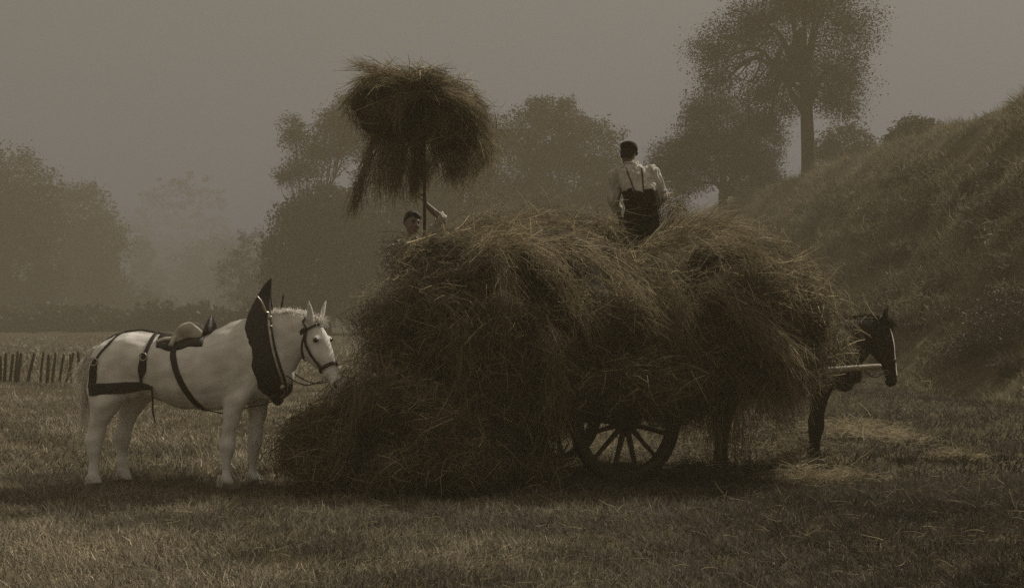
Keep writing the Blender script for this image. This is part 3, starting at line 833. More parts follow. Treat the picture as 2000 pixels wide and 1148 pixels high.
def horse(name, label, loc, rz, coat, hairm, neck, poll, axis, yaw, collar_tip, dark=False):
    root = thing(name, label, 'horse', loc, rz)
    g = Geo()
    # trunk: (x, top, bottom, half width) traced in photo detail pixels
    T = [(98, 500, 560, .05), (112, 440, 590, .13), (140, 392, 620, .19), (200, 350, 648, .245), (300, 320, 640, .285), (400, 330, 652, .285), (500, 347, 684, .30), (600, 343, 700, .315), (700, 312, 702, .30),
         (780, 278, 694, .27), (860, 264, 672, .235), (940, 275, 650, .20), (1010, 340, 625, .165), (1060, 430, 590, .11), (1082, 490, 560, .05)]
    loft(g, [((hx(x), 0, (hz(a) + hz(b)) / 2), (0, 0, (hz(a) - hz(b)) / 2), (0, h, 0)) for x, a, b, h in T], 28, 4, e=2.15)
    loft(g, [(((hx(a) + hx(c)) / 2, yo, (hz(b) + hz(d)) / 2), ((hx(a) - hx(c)) / 2, 0, (hz(b) - hz(d)) / 2), (0, h, 0)) for a, b, c, d, h, yo in neck], 24, 4)
    # head, in its own frame
    p0 = np.array([hx(poll[0]), neck[-1][5], hz(poll[1])])
    ax = unit(np.array([axis[0], 0, axis[1]])); pf = np.array([-ax[2], 0, ax[0]])
    cy, sy = math.cos(yaw), math.sin(yaw)
    RM = np.array([[cy, -sy, 0], [sy, cy, 0], [0, 0, 1]])
    ax = RM @ ax; pf = RM @ pf; lat = RM @ np.array([0, 1.0, 0])
    HK = 1.08
    hs = [tuple(HK * a for a in h) for h in [(-.05, .03, .10, .06), (0, .065, .13, .085), (.07, .085, .175, .10), (.16, .092, .20, .106), (.25, .085, .185, .098), (.33, .075, .135, .078), (.42, .060, .092, .060), (.50, .052, .074, .055), (.56, .050, .066, .058), (.61, .040, .052, .053), (.65, .012, .025, .03)]]
    HS = catmull(np.array(hs), 4)
    loft(g, [(p0 + ax * s + pf * (f - b) / 2, pf * (f + b) / 2, lat * h) for s, f, b, h in hs], 22, 4)
    def hp(s, f, l): return p0 + (ax * s + pf * f + lat * l) * HK
    loft(g, [(hp(.585, -.06, 0), pf * .03, lat * .03), (hp(.62, -.05, 0), pf * .03, lat * .035), (hp(.655, -.035, 0), pf * .015, lat * .02)], 12, 3)   # lower lip
    for s in (-1, 1):
        ellipsoid(g, hp(.155, .045, s * .088), (.03, .03, .028))          # brow
        tip = hp(-.02, .05, s * .07) + np.array([0, 0, .175]) + lat * s * .05 + pf * .025
        ear(g, hp(0, .045, s * .06), tip, pf + lat * s * .5, .042)
    # legs: (x, y, width)
    nf = [(852, 540, 215), (832, 610, 170), (806, 680, 118), (795, 740, 90), (783, 810, 74), (774, 868, 80), (770, 900, 66), (768, 945, 46), (768, 1002, 46), (767, 1030, 64), (776, 1052, 54), (788, 1066, 72), (792, 1077, 80)]
    ff = [(905, 560, 200), (900, 640, 135), (890, 710, 100), (882, 790, 78), (875, 862, 80), (870, 900, 62), (867, 947, 46), (867, 1006, 46), (868, 1034, 62), (878, 1054, 54), (888, 1067, 70), (892, 1077, 78)]
    nh = [(245, 500, 280), (232, 580, 270), (208, 650, 195), (182, 715, 136), (160, 778, 90), (141, 838, 98), (137, 872, 78), (137, 922, 54), (138, 988, 52), (138, 1026, 68), (150, 1050, 58), (163, 1066, 74), (168, 1077, 82)]
    fh = [(285, 520, 260), (295, 600, 240), (280, 670, 160), (256, 735, 112), (236, 795, 90), (221, 846, 94), (219, 882, 74), (220, 932, 53), (226, 992, 51), (232, 1028, 66), (246, 1052, 58), (258, 1066, 74), (263, 1077, 82)]
    hoofs = []
    for lst, y, hind in ((nf, -.155, 0), (ff, .155, 0), (nh, -.165, 1), (fh, .165, 1)):
        secs = []
        for i, (x, z, wd) in enumerate(lst):
            wd = wd * (.93 if 2 <= i <= 4 else 1)
            yw = min(wd / ZS / 2 * .80, .135 if hind else .115)
            yy = y * (0.78 if i < 2 else 1.0)
            secs.append(((hx(x), yy, hz(z)), (wd / ZS / 2, 0, 0), (0, yw, 0)))
        loft(g, secs[:-2], 16, 3)
        hoofs.append(secs[-3:])
    # muscles of shoulder and buttock
    for s in (-1, 1):
        ellipsoid(g, (hx(875), s * .14, hz(470)), (.16, .1, .28)); ellipsoid(g, (hx(190), s * .13, hz(500)), (.15, .115, .24)); ellipsoid(g, (hx(330), s * .17, hz(575)), (.10, .10, .12)); ellipsoid(g, (hx(985), s * .10, hz(545)), (.09, .09, .12)); ellipsoid(g, (hx(800), s * .15, hz(590)), (.09, .09, .12))
    body = g.build('body', coat, root)
    remesh(body, .0125, 6, (.0045, .10, .34))
    tree_ = bvh(body)
    def near(x, z, s=-1, off=.009):
        h = tree_.ray_cast(Vector((x, s * 1.5, z)), Vector((0, -s, 0)))
        if h[0] is None: return np.array([x, s * .1, z])
        return np.array([x, h[0].y + s * off, z])
    for h in hoofs:
        q = Geo()
        a, b, c = h
        b = (np.array(b[0]), np.array(b[1]), np.array(b[2])); c = (np.array(c[0]), np.array(c[1]), np.array(c[2]))
        loft(q, [(np.array(a[0]) * .5 + b[0] * .5, b[1] * .93, b[1][0] * .86 * np.array([0, 1, 0])), (b[0], b[1] * 1.03, np.array([0, b[1][0] * .95, 0])), (c[0] + [0.004, 0, 0], c[1] * 1.08, np.array([0, c[1][0] * 1.0, 0]))], 18, 2)
        q.build('hoof', M['hoof'], root)
    for s in (-1, 1):
        q = Geo(); ellipsoid(q, hp(.168, .042, s * .096), (.026, .024, .022)); q.build('eye', M['eye'], root)
        q = Geo(); loft(q, [(hp(.555, .012, s * .045), ax * .004, lat * s * .006), (hp(.585, .014, s * .050), pf * .013, lat * s * .010), (hp(.61, .01, s * .042), pf * .01, lat * s * .006)], 10, 3); q.build('nostril', M['muzzle'], root)
    q = Geo()
    tube(q, [hp(.63, -.03, -.032), hp(.645, -.02, -.02), hp(.652, -.015, 0), hp(.645, -.02, .02), hp(.63, -.03, .032)], .004, 6); q.build('mouth', M['muzzle'], root)
    if dark:
        q = Geo()
        pts = []
        for sx in (.03, .10, .18, .26, .34, .42, .50, .56):
            c = hp(sx, .5, 0)
            h = tree_.ray_cast(Vector(c), Vector(-pf))
            pts.append(np.array(h[0]) + pf * .003 if h[0] is not None else hp(sx, .07, 0))
        strap(q, pts, pf, [.03, .05, .055, .045, .04, .045, .06, .05], .004)
        q.build('blaze', M['white_coat'], root)
    # mane and forelock
    q = Geo()
    top = [(hx(a), yo, hz(b)) for a, b, c, d, h, yo in neck] + [tuple(hp(-.03, .05, 0))]
    A = catmull(np.array(top), 8)[8:]; n = 1500
    k = rng.integers(0, len(A), n); p = A[k] + rng.normal(size=(n, 3)) * [.02, .014, .008]
    sd = rng.choice([1, 1, 1, -1], n)
    strands(q, p, np.stack([rng.normal(size=n) * .25 - .1, sd * rng.uniform(.3, .9, n), rng.uniform(.25, .6, n)], -1), rng.uniform(.05, .15, n), rng.uniform(.003, .006, n), 3, .9, .2, rng.uniform(.7, 1.2, n))
    p = hp(-.01, .075, 0) + rng.normal(size=(160, 3)) * .018
    strands(q, p, pf * .6 + rng.normal(size=(160, 3)) * .25 + ax * .35, rng.uniform(.06, .14, 160), .004, 3, .6, .2, rng.uniform(.7, 1.2, 160))
    q.build('mane', hairm, root)
    # tail
    q = Geo()
    tl = np.array([(hx(118), 0, hz(405)), (hx(92), 0, hz(450)), (hx(80), 0, hz(540)), (hx(66), .01, hz(640)), (hx(60), .01, hz(720))])
    tube(q, tl, [.03, .036, .04, .028, .006], 10, 4, var=.9)
    A = catmull(tl, 6); n = 700; k = (rng.random(n) ** 1.3 * (len(A) - 4)).astype(int); T_ = unit(np.gradient(A, axis=0))
    strands(q, A[k] + rng.normal(size=(n, 3)) * [.014, .018, .02], T_[k] + rng.normal(size=(n, 3)) * .1, rng.uniform(.15, .4, n), rng.uniform(.003, .006, n), 3, .2, .12, rng.uniform(.7, 1.2, n))
    q.build('tail', hairm, root)
    # lower-leg feather
    for (x, y, z) in ((762, -.155, 1035), (862, .155, 1040), (132, -.165, 1030), (226, .165, 1032)):
        q = Geo(); n = 140; th = rng.uniform(1.6, 4.7, n)
        p = np.stack([hx(x) + np.cos(th) * .05, y + np.sin(th) * .045, hz(z) + rng.uniform(-.01, .06, n)], -1)
        strands(q, p, np.stack([np.cos(th) * .5, np.sin(th) * .5, -np.ones(n)], -1), rng.uniform(.03, .075, n), .004, 2, .2, .15, rng.uniform(.7, 1.2, n))
        q.build('feather', hairm, root)

    # ---- harness
    L_ = M['leather']
    # collar with its peaked housing
    rows = [(0, 968, 972, .012), (.04, 945, 971, .022), (.10, 922, 969, .035), (.17, 900, 969, .052), (.26, 878, 974, .085), (.36, 862, 982, .135), (.48, 857, 996, .185), (.60, 862, 1014, .215), (.72, 874, 1036, .225), (.83, 896, 1056, .205), (.92, 930, 1062, .16), (.97, 962, 1050, .10), (1.0, 985, 1030, .02)]
    q = Geo()
    dx = (neck[2][0] - 1000) if dark else 0
    sides = {}
    for s in (-1, 1):
        G0 = []
        for t, xl, xr, yw in rows:
            z = collar_tip + (650 - collar_tip) * t
            if dark: xl, xr = xl + dx - 115 + 50 * t, xr + dx - 115 + 50 * t
            row = []
            for u in np.linspace(0, 1, 9):
                x = xl * (1 - u) + xr * u
                # widest a third in; edges roll in towards the neck
                yy = yw * (0.86 + 0.14 * math.sin(math.pi * min(1, u * 1.1))) + .018 * (t > .2)
                row.append((hx(x), s * yy, hz(z)))
            G0.append(row)
        A = catmull(np.array(G0).reshape(len(rows), -1), 3).reshape(-1, 9, 3)
        inn = A.copy(); inn[:, :, 1] -= s * np.minimum(.045, np.abs(inn[:, :, 1]) * .7)[:, :]
        m = len(A)
        V = np.concatenate([A.reshape(-1, 3), inn.reshape(-1, 3)]); o = m * 9
        i = np.arange(m - 1)[:, None] * 9; j = np.arange(8)[None, :]
        f1 = np.stack([i + j, i + j + 1, i + 10 + j, i + 9 + j], -1).reshape(-1, 4)
        e = []
        for a in range(m - 1):
            e += [(a * 9, (a + 1) * 9, o + (a + 1) * 9, o + a * 9), (a * 9 + 8, o + a * 9 + 8, o + (a + 1) * 9 + 8, (a + 1) * 9 + 8)]
        q.add(V, np.vstack([f1, f1[:, ::-1] + o, e]))
        sides[s] = A
    # bottom of the collar closing round under the neck
    for u in (1, 3, 5, 7):
        pass
    bl, br = sides[-1][-5], sides[1][-5]
    tube(q, [bl[3], bl[4] * [1, .6, 1] - [0, 0, .05], (bl[4] + br[4]) / 2 - [0, 0, .07], br[4] * [1, .6, 1] - [0, 0, .05], br[3]], [.04, .042, .042, .042, .04], 12, 3)
    q.build('collar', L_, root)
    # hames
    for s in (-1, 1):
        q = Geo()
        c = sides[s]
        mm = len(c)
        ft = [c[int(mm * a)][7 if a < .9 else 5] + np.array([.012, s * .022, 0]) for a in (.36, .45, .55, .65, .75, .85, .93)]
        tipz = hz(150) if not dark else ft[0][2] + .17
        if s < 0: head = [(ft[0][0] - .10, ft[0][1] - .03, tipz), (ft[0][0] - .055, ft[0][1] - .03, tipz - .06), (ft[0][0] - .02, ft[0][1] - .02, tipz - .15)]
        else: head = [(ft[0][0] + .09, ft[0][1] + .03, tipz + .02), (ft[0][0] + .075, ft[0][1] + .03, tipz - .08), (ft[0][0] + .05, ft[0][1] + .02, tipz - .18)]
        if dark: head = [(ft[0][0] + .06 * (s > 0) - .02, ft[0][1], tipz), (ft[0][0] + .02, ft[0][1], tipz - .08)]
        pts = np.array(head + [tuple(a) for a in ft])
        tube(q, pts, np.concatenate([[.006, .009], np.full(len(pts) - 2, .012)]), 8, 4)
        q.build('hame', M['brass'] if s < 0 else M['iron'], root)
    for a, rr in ((.40, .02), (.45, .015), (.80, .024))[:2 if dark else 3]:
        q = Geo(); ellipsoid(q, sides[-1][int(len(sides[-1]) * a)][8 if a < .7 else 7] + np.array([.0, -.035, 0]), (rr, .012, rr))
        q.build('hame_buckle', M['brass'], root)
    # bridle: bands round the head
    def ring(q, s, grow, wdt, tilt=0.0, a0=0, a1=2 * math.pi, n=28):
        s *= HK
        i = np.searchsorted(HS[:, 0], s); f, b, h = HS[min(i, len(HS) - 1), 1:]
        th = np.linspace(a0, a1, n)
        cen = pf * (f - b) / 2
        pts = np.array([p0 + ax * (s + tilt * math.cos(t)) + cen + pf * math.cos(t) * ((f + b) / 2 + grow) + lat * math.sin(t) * (h + grow) for t in th])
        nr = np.array([unit(pf * math.cos(t) + lat * math.sin(t)) for t in th])
        strap(q, pts, nr, wdt, .005, 2)
    q = Geo()
    ring(q, .40, .012, .034, .0)                                   # noseband
    ring(q, .05, .014, .02, -.01, -1.9, 1.9)                      # browband
    ring(q, .03, .018, .022, -.02, 1.5, 2 * math.pi - 1.5)        # throat lash
    tube(q, [hp(.05, .02, -.118), hp(-.03, .0, -.105), hp(-.075, .03, -.05), hp(-.085, .05, 0), hp(-.075, .03, .05), hp(-.03, 0, .105), hp(.05, .02, .118)], .012, 8, 4, flat=.5)
    for s in (-1, 1):
        strap(q, [hp(.05, .0, s * .113), hp(.14, -.05, s * .122), hp(.24, -.055, s * .115), hp(.33, -.045, s * .096), hp(.41, -.03, s * .078)], lat * s, .024, .005)
        strap(q, [hp(.05, .0, s * .115), hp(.15, -.11, s * .11), hp(.24, -.17, s * .07), hp(.25, -.19, s * .02)], lat * s, .018, .005)
        ellipsoid(q, hp(.045, .005, s * .128), (.02, .012, .02))
    q.build('bridle', L_, root)
    q = Geo()
    for s in (-1, 1):
        c = hp(.50, -.045, s * .072); th = np.linspace(0, 2 * math.pi, 14)
        tube(q, [c + ax * .028 * math.cos(t) + pf * .028 * math.sin(t) for t in th], .005, 6, 2)
    tube(q, [hp(.50, -.045, -.07), hp(.5, -.045, .07)], .006, 6, 2)
    q.build('bit', M['brass'], root)
    q = Geo()
    for s in (-1, 1):
        b0 = hp(.50, -.06, s * .075)
        cl = sides[s][int(len(sides[s]) * .72)][8] + np.array([.02, s * .01, 0])
        tube(q, [b0, b0 * .6 + cl * .4 - [0, 0, .06], b0 * .3 + cl * .7 - [0, 0, .05], cl], .006, 6, 4)
    q.build('rein', L_, root)
    if True:
        q = Geo()      # cart saddle pad and flaps
        G0 = []
        for u in np.linspace(0, 1, 9):
            x = hx(445 + (665 - 445) * u)
            row = []
            for t in np.linspace(-1, 1, 15):
                zt = near(x, hz(500))[2]
                depth = (hz(342) - hz(408)) * abs(t) ** 1.6 * (1 - .35 * abs(u - .45) ** 1.5)
                z0 = hz(345 - 12 * math.sin(u * 3.14)) + .03 - depth
                hit = tree_.ray_cast(Vector((x, t * .24, 3)), Vector((0, 0, -1)))
                zz = hit[0].z if hit[0] is not None else z0
                row.append((x, t * .24, zz + .022 + .012 * math.sin(u * 9) * 0))
            G0.append(row)
        G0 = np.array(G0); inn = G0 - [0, 0, .03]
        m, c = G0.shape[:2]; V = np.concatenate([G0.reshape(-1, 3), inn.reshape(-1, 3)]); o = m * c
        i = np.arange(m - 1)[:, None] * c; j = np.arange(c - 1)[None, :]
        f1 = np.stack([i + j, i + c + j, i + c + j + 1, i + j + 1], -1).reshape(-1, 4)
        e = [(a * c, o + a * c, o + (a + 1) * c, (a + 1) * c) for a in range(m - 1)] + [(a * c + c - 1, (a + 1) * c + c - 1, o + (a + 1) * c + c - 1, o + a * c + c - 1) for a in range(m - 1)]
        e += [(a, a + 1, o + a + 1, o + a) for a in range(c - 1)] + [((m - 1) * c + a, o + (m - 1) * c + a, o + (m - 1) * c + a + 1, (m - 1) * c + a + 1) for a in range(c - 1)]
        q.add(V, np.vstack([f1, f1[:, ::-1] + o, e]))
        q.build('saddle_pad', L_, root)
        q = Geo()      # worn leather seat: near and far skirts with a rolled cantle
        for s in (-1, 1):
            loft(q, [(near(hx(510), hz(375), s, .02), (.0, 0, .05), (0, s * .02, 0)), (near(hx(540), hz(362), s, .02) + [0, 0, .02], (0, 0, .105), (0, s * .03, .01)), (near(hx(585), hz(352), s, .03) + [0, 0, .02], (0, 0, .125), (0, s * .035, .02)),
                     (near(hx(625), hz(350), s, .025) + [0, 0, .02], (0, 0, .085), (0, s * .03, .01)), (near(hx(655), hz(345), s, .015), (0, 0, .05), (0, s * .02, 0))], 16, 4)
        tube(q, [near(hx(512), hz(392), -1, .03), (hx(528), -.17, hz(345)), (hx(548), -.10, hz(312)), (hx(575), -.05, hz(300)), (hx(575), .05, hz(300)), (hx(548), .10, hz(312)), (hx(528), .17, hz(345))], .022, 10, 4)
        tube(q, [(hx(440), -.19, hz(375)), (hx(475), -.17, hz(360)), (hx(510), -.15, hz(356)), (hx(560), -.14, hz(335))], .02, 8, 4)
        q.build('saddle', M['tan'], root)
        q = Geo()      # pommel peak
        loft(q, [((hx(672), 0, hz(330)), (.06, 0, 0), (0, .16, 0)), ((hx(676), 0, hz(300)), (.052, 0, 0), (0, .13, 0)), ((hx(678), 0, hz(268)), (.028, 0, 0), (0, .07, 0)), ((hx(681), 0, hz(244)), (.006, 0, 0), (0, .015, 0))], 16, 3)
        q.build('pommel', L_, root)
        q = Geo()      # girth
        pts = [(527, 405), (532, 440), (548, 500), (572, 560), (604, 620), (640, 676)]
        for s in (-1, 1):
            P_ = [near(hx(a), hz(b), s) for a, b in pts] + [np.array([hx(652), 0, hz(706)])]
            strap(q, P_, [(0, s, 0)] * 5 + [(0, s * .7, -.7), (0, 0, -1)], .055, .006)
        q.build('girth', L_, root)
        q = Geo()      # strap from girth forward between the legs
        tube(q, [(hx(640), -.1, hz(694)), (hx(700), -.08, hz(708)), (hx(760), -.06, hz(716)), (hx(860), 0, hz(690)), (hx(940), 0, hz(676)), (hx(1000), 0, hz(646))], .014, 8, 4, flat=.4)
        q.build('belly_strap', L_, root)
        q = Geo()      # back strap over the croup and hip straps
        def over(x, y): 
            h = tree_.ray_cast(Vector((x, y, 3)), Vector((0, 0, -1)))
            return np.array([x, y, (h[0].z if h[0] is not None else hz(330)) + .008])
        strap(q, [over(hx(a), -.01) for a in (505, 450, 400, 350, 300, 255, 200, 150)], (0, 0, 1), .035, .006)
        for s in (-1, 1):
            strap(q, [over(hx(262), s * .03), over(hx(245), s * .1)] + [near(hx(a), hz(b), s) for a, b in ((218, 372), (190, 405), (165, 440), (148, 470))], [(0, 0, 1), (0, s * .5, .8)] + [(-.1, s, .1)] * 4, .018, .006)
            strap(q, [over(hx(420), s * .03), over(hx(420), s * .12)] + [near(hx(a), hz(b), s) for a, b in ((412, 372), (402, 410), (393, 440), (386, 500), (378, 540), (376, 585))], [(0, 0, 1), (0, s * .5, .8)] + [(0, s, .1)] * 6, [.035, .035, .035, .035, .05, .08, .03, .02], .007)
            strap(q, [near(hx(a), hz(b), s, .012) for a, b in ((152, 455), (144, 500), (140, 560), (134, 590))], (-.3, s, 0), [.03, .075, .075, .06], .009)
        q.build('hip_strap', L_, root)
        q = Geo()      # breeching band round the quarters
        pts = []
        nr = []
        for s in (-1, 1):
            seq = [(430, 590), (380, 582), (320, 586), (250, 590), (190, 594), (135, 598)]
            a = [near(hx(x), hz(z), s, .014) for x, z in seq]
            b = [(0, s, 0)] * 5 + [(-.5, s * .9, 0)]
            if s > 0: a = a[::-1]; b = b[::-1]
            pts += a; nr += b
            if s < 0: pts += [np.array([hx(104), -.11, hz(601)]), np.array([hx(93), 0, hz(602)]), np.array([hx(104), .11, hz(601)])]; nr += [(-.8, -.6, 0), (-1, 0, 0), (-.8, .6, 0)]
        strap(q, pts, nr, [.03, .07, .1, .1, .105, .11, .11, .11, .11, .11, .105, .1, .1, .07, .03], .01)
        q.build('breeching', L_, root)
        for (a, b) in ((392, 440), (148, 465)):
            for s in (-1, 1):
                q = Geo(); c = near(hx(a), hz(b), s, .022); th = np.linspace(0, 2 * math.pi, 14)
                tube(q, [c + np.array([.032 * math.cos(t), 0, .034 * math.sin(t)]) for t in th], .007, 6, 2)
                q.build('buckle', M['brass'], root)
        q = Geo()
        a = near(hx(428), hz(595), -1, .015)
        tube(q, [a, a + [.01, -.01, -.08], a + [.012, -.01, -.2], a + [.035, -.01, -.3]], [.009, .009, .008, .004], 6, 4)
        q.build('trailing_strap', L_, root)
    return root

def build_horses():
    wn = [(840, 262, 900, 660, .2, 0), (930, 250, 1005, 645, .165, 0), (1000, 238, 1078, 530, .12, 0), (1060, 232, 1118, 460, .095, -.01), (1130, 242, 1150, 425, .083, -.025)]
    horse('white_horse', 'white draught horse in a tall peaked collar and cart saddle, nosing the hay heap', P(364.4, 952, 12.35) * [1, 1, 0], 0, M['white_coat'], M['white_hair'], wn, (1172, 290), (.47, -.88), R(-31), 65)
    dn = [(860, 262, 920, 660, .2, 0), (980, 262, 1060, 640, .165, 0), (1090, 268, 1140, 540, .125, 0), (1190, 268, 1200, 470, .1, 0), (1270, 272, 1255, 430, .085, 0)]
    horse('dark_horse', 'dark harnessed horse between the shafts, only its head and legs clear of the hay', (2.86, 14.33, 0), CA, M['dark_coat'], M['dark_hair'], dn, (1290, 300), (.22, -.975), R(-47), 200, dark=True)

# ------------------------------------------------------------------ people
def limb(g, pts, rad, n=14, k=4, flat=1.0): tube(g, pts, rad, n, k, flat)

def hand(g, wrist, palm_dir, grip_dir, side, curl=1.0, s=1.0):
    """palm, four curled fingers of different lengths and a thumb. palm_dir: wrist->knuckles, grip_dir: the way the fingers close, side: across the palm to the index finger"""
    w_ = np.asarray(wrist, float); a = unit(palm_dir); c = unit(np.asarray(grip_dir) - a * np.dot(grip_dir, a)); b = unit(side - a * np.dot(side, a) - c * np.dot(side, c))
    loft(g, [(w_, b * .026 * s, c * .018 * s), (w_ + a * .045 * s, b * .040 * s, c * .016 * s), (w_ + a * .09 * s, b * .042 * s, c * .013 * s)], 14, 3)
    for i, (off, L) in enumerate(((.031, .072), (.011, .08), (-.010, .074), (-.030, .058))):
        p = w_ + a * .085 * s + b * off * s; L *= s
        pts = [p]; ang = .15 * curl
        for f in (.45, .32, .26):
            ang += .75 * curl
            p = p + (a * math.cos(ang) + c * math.sin(ang)) * L * f; pts.append(p)
        tube(g, pts, [.0095 * s, .009 * s, .0082 * s, .0065 * s], 8, 3)
    p = w_ + a * .03 * s + b * .034 * s
    tube(g, [p, p + (a * .6 + b * .7 + c * .3) * .035 * s, p + (a * 1.0 + b * .55 + c * .8) * .06 * s, p + (a * .9 + b * .2 + c * 1.2) * .075 * s], [.013 * s, .011 * s, .0095 * s, .007 * s], 8, 3)

def head(g, c, R3, s=1.0):
    """a head with brow, nose, mouth, chin and ears; R3 columns = right, forward, up"""
    def q(x, y, z): return np.asarray(c, float) + R3 @ (np.array([x, y, z]) * s)
    U = lambda v: R3 @ (np.array(v) * s)
    prof = [(-.118, .035, .030, .038), (-.10, .03, .052, .055), (-.06, .015, .064, .082), (-.01, .0, .072, .096), (.04, -.005, .076, .099), (.085, -.01, .066, .084), (.112, -.012, .04, .05), (.122, -.012, .012, .015)]
    loft(g, [(q(0, yo, z), U((rx, 0, 0)), U((0, ry, 0))) for z, yo, rx, ry in prof], 20, 4)
    loft(g, [(q(0, .09, .02), U((.011, 0, 0)), U((0, .012, 0))), (q(0, .105, -.01), U((.013, 0, 0)), U((0, .016, 0))), (q(0, .112, -.03), U((.018, 0, 0)), U((0, .016, 0))), (q(0, .098, -.042), U((.014, 0, 0)), U((0, .01, 0)))], 12, 3)
    ellipsoid(g, q(0, .085, .028), (.045 * s, .018 * s, .012 * s), rot=R3)      # brow
    ellipsoid(g, q(0, .088, -.066), (.024 * s, .014 * s, .007 * s), rot=R3)     # upper lip
    ellipsoid(g, q(0, .085, -.079), (.021 * s, .014 * s, .007 * s), rot=R3)     # lower lip
    ellipsoid(g, q(0, .078, -.105), (.026 * s, .02 * s, .016 * s), rot=R3)      # chin
    for k in (-1, 1):
        ellipsoid(g, q(k * .074, -.005, -.01), (.009 * s, .02 * s, .032 * s), rot=R3)
        ellipsoid(g, q(k * .04, .07, -.03), (.02 * s, .018 * s, .018 * s), rot=R3)
    return q

def frame(yaw, pitch=0.0, roll=0.0):
    """columns right, forward, up; yaw 0 faces +Y"""
    f = np.array([math.sin(yaw) * math.cos(pitch), math.cos(yaw) * math.cos(pitch), math.sin(pitch)])
    r = unit(np.cross(f, [0, 0, 1.0])); u = np.cross(r, f)
    r2 = r * math.cos(roll) + u * math.sin(roll); u2 = np.cross(r2, f)
    return np.stack([r2, f, u2], 1)

def cloth_cap(root, q, R3, s, brim=True):
    U = lambda v: R3 @ (np.array(v) * s)
    g = Geo()
    loft(g, [(q(0, -.005, .035), U((.086, 0, 0)), U((0, .108, 0))), (q(0, -.005, .065), U((.096, 0, 0)), U((0, .12, 0))), (q(0, -.014, .095), U((.088, 0, 0)), U((0, .108, 0))), (q(0.008, -.018, .117), U((.066, 0, 0)), U((0, .08, 0))), (q(0.01, -.018, .13), U((.036, 0, 0)), U((0, .045, 0))), (q(0.01, -.018, .135), U((.01, 0, 0)), U((0, .01, 0)))], 22, 3)
    if brim:
        loft(g, [(q(0, .06, .055), U((.075, 0, 0)), U((0, 0, .008))), (q(0, .115, .05), U((.07, 0, 0)), U((0, .0, .007))), (q(0, .155, .036), U((.045, 0, 0)), U((0, 0, .005))), (q(0, .165, .032), U((.02, 0, 0)), U((0, 0, .003)))], 14, 3)
    g.build('cap', M['cap'], root)

def hair_cap(root, q, R3, s, low=-.05):
    U = lambda v: R3 @ (np.array(v) * s)
    g = Geo()
    loft(g, [(q(0, -.045, low), U((.062, 0, 0)), U((0, .058, 0))), (q(0, -.035, -.01), U((.078, 0, 0)), U((0, .075, 0))), (q(0, -.02, .04), U((.083, 0, 0)), U((0, .092, 0))), (q(0, -.012, .09), U((.074, 0, 0)), U((0, .092, 0))), (q(0, -.012, .122), U((.045, 0, 0)), U((0, .055, 0))), (q(0, -.012, .132), U((.008, 0, 0)), U((0, .01, 0)))], 20, 3)
    g.build('hair', M['hair'], root)

def face_bits(root, q, s, R3):
    for k in (-1, 1):
        g = Geo(); ellipsoid(g, q(k * .031, .083, .004), (.0125 * s, .01 * s, .008 * s), rot=R3); g.build('eye', M['eye'], root)
        g = Geo(); tube(g, [q(k * .014, .099, .024), q(k * .032, .098, .03), q(k * .05, .086, .024)], .0045 * s, 6, 3); g.build('eyebrow', M['hair'], root)
    g = Geo(); tube(g, [q(-.026, .09, -.072), q(0, .102, -.0725), q(.026, .09, -.072)], .0028 * s, 6, 3); g.build('mouth', M['muzzle'], root)

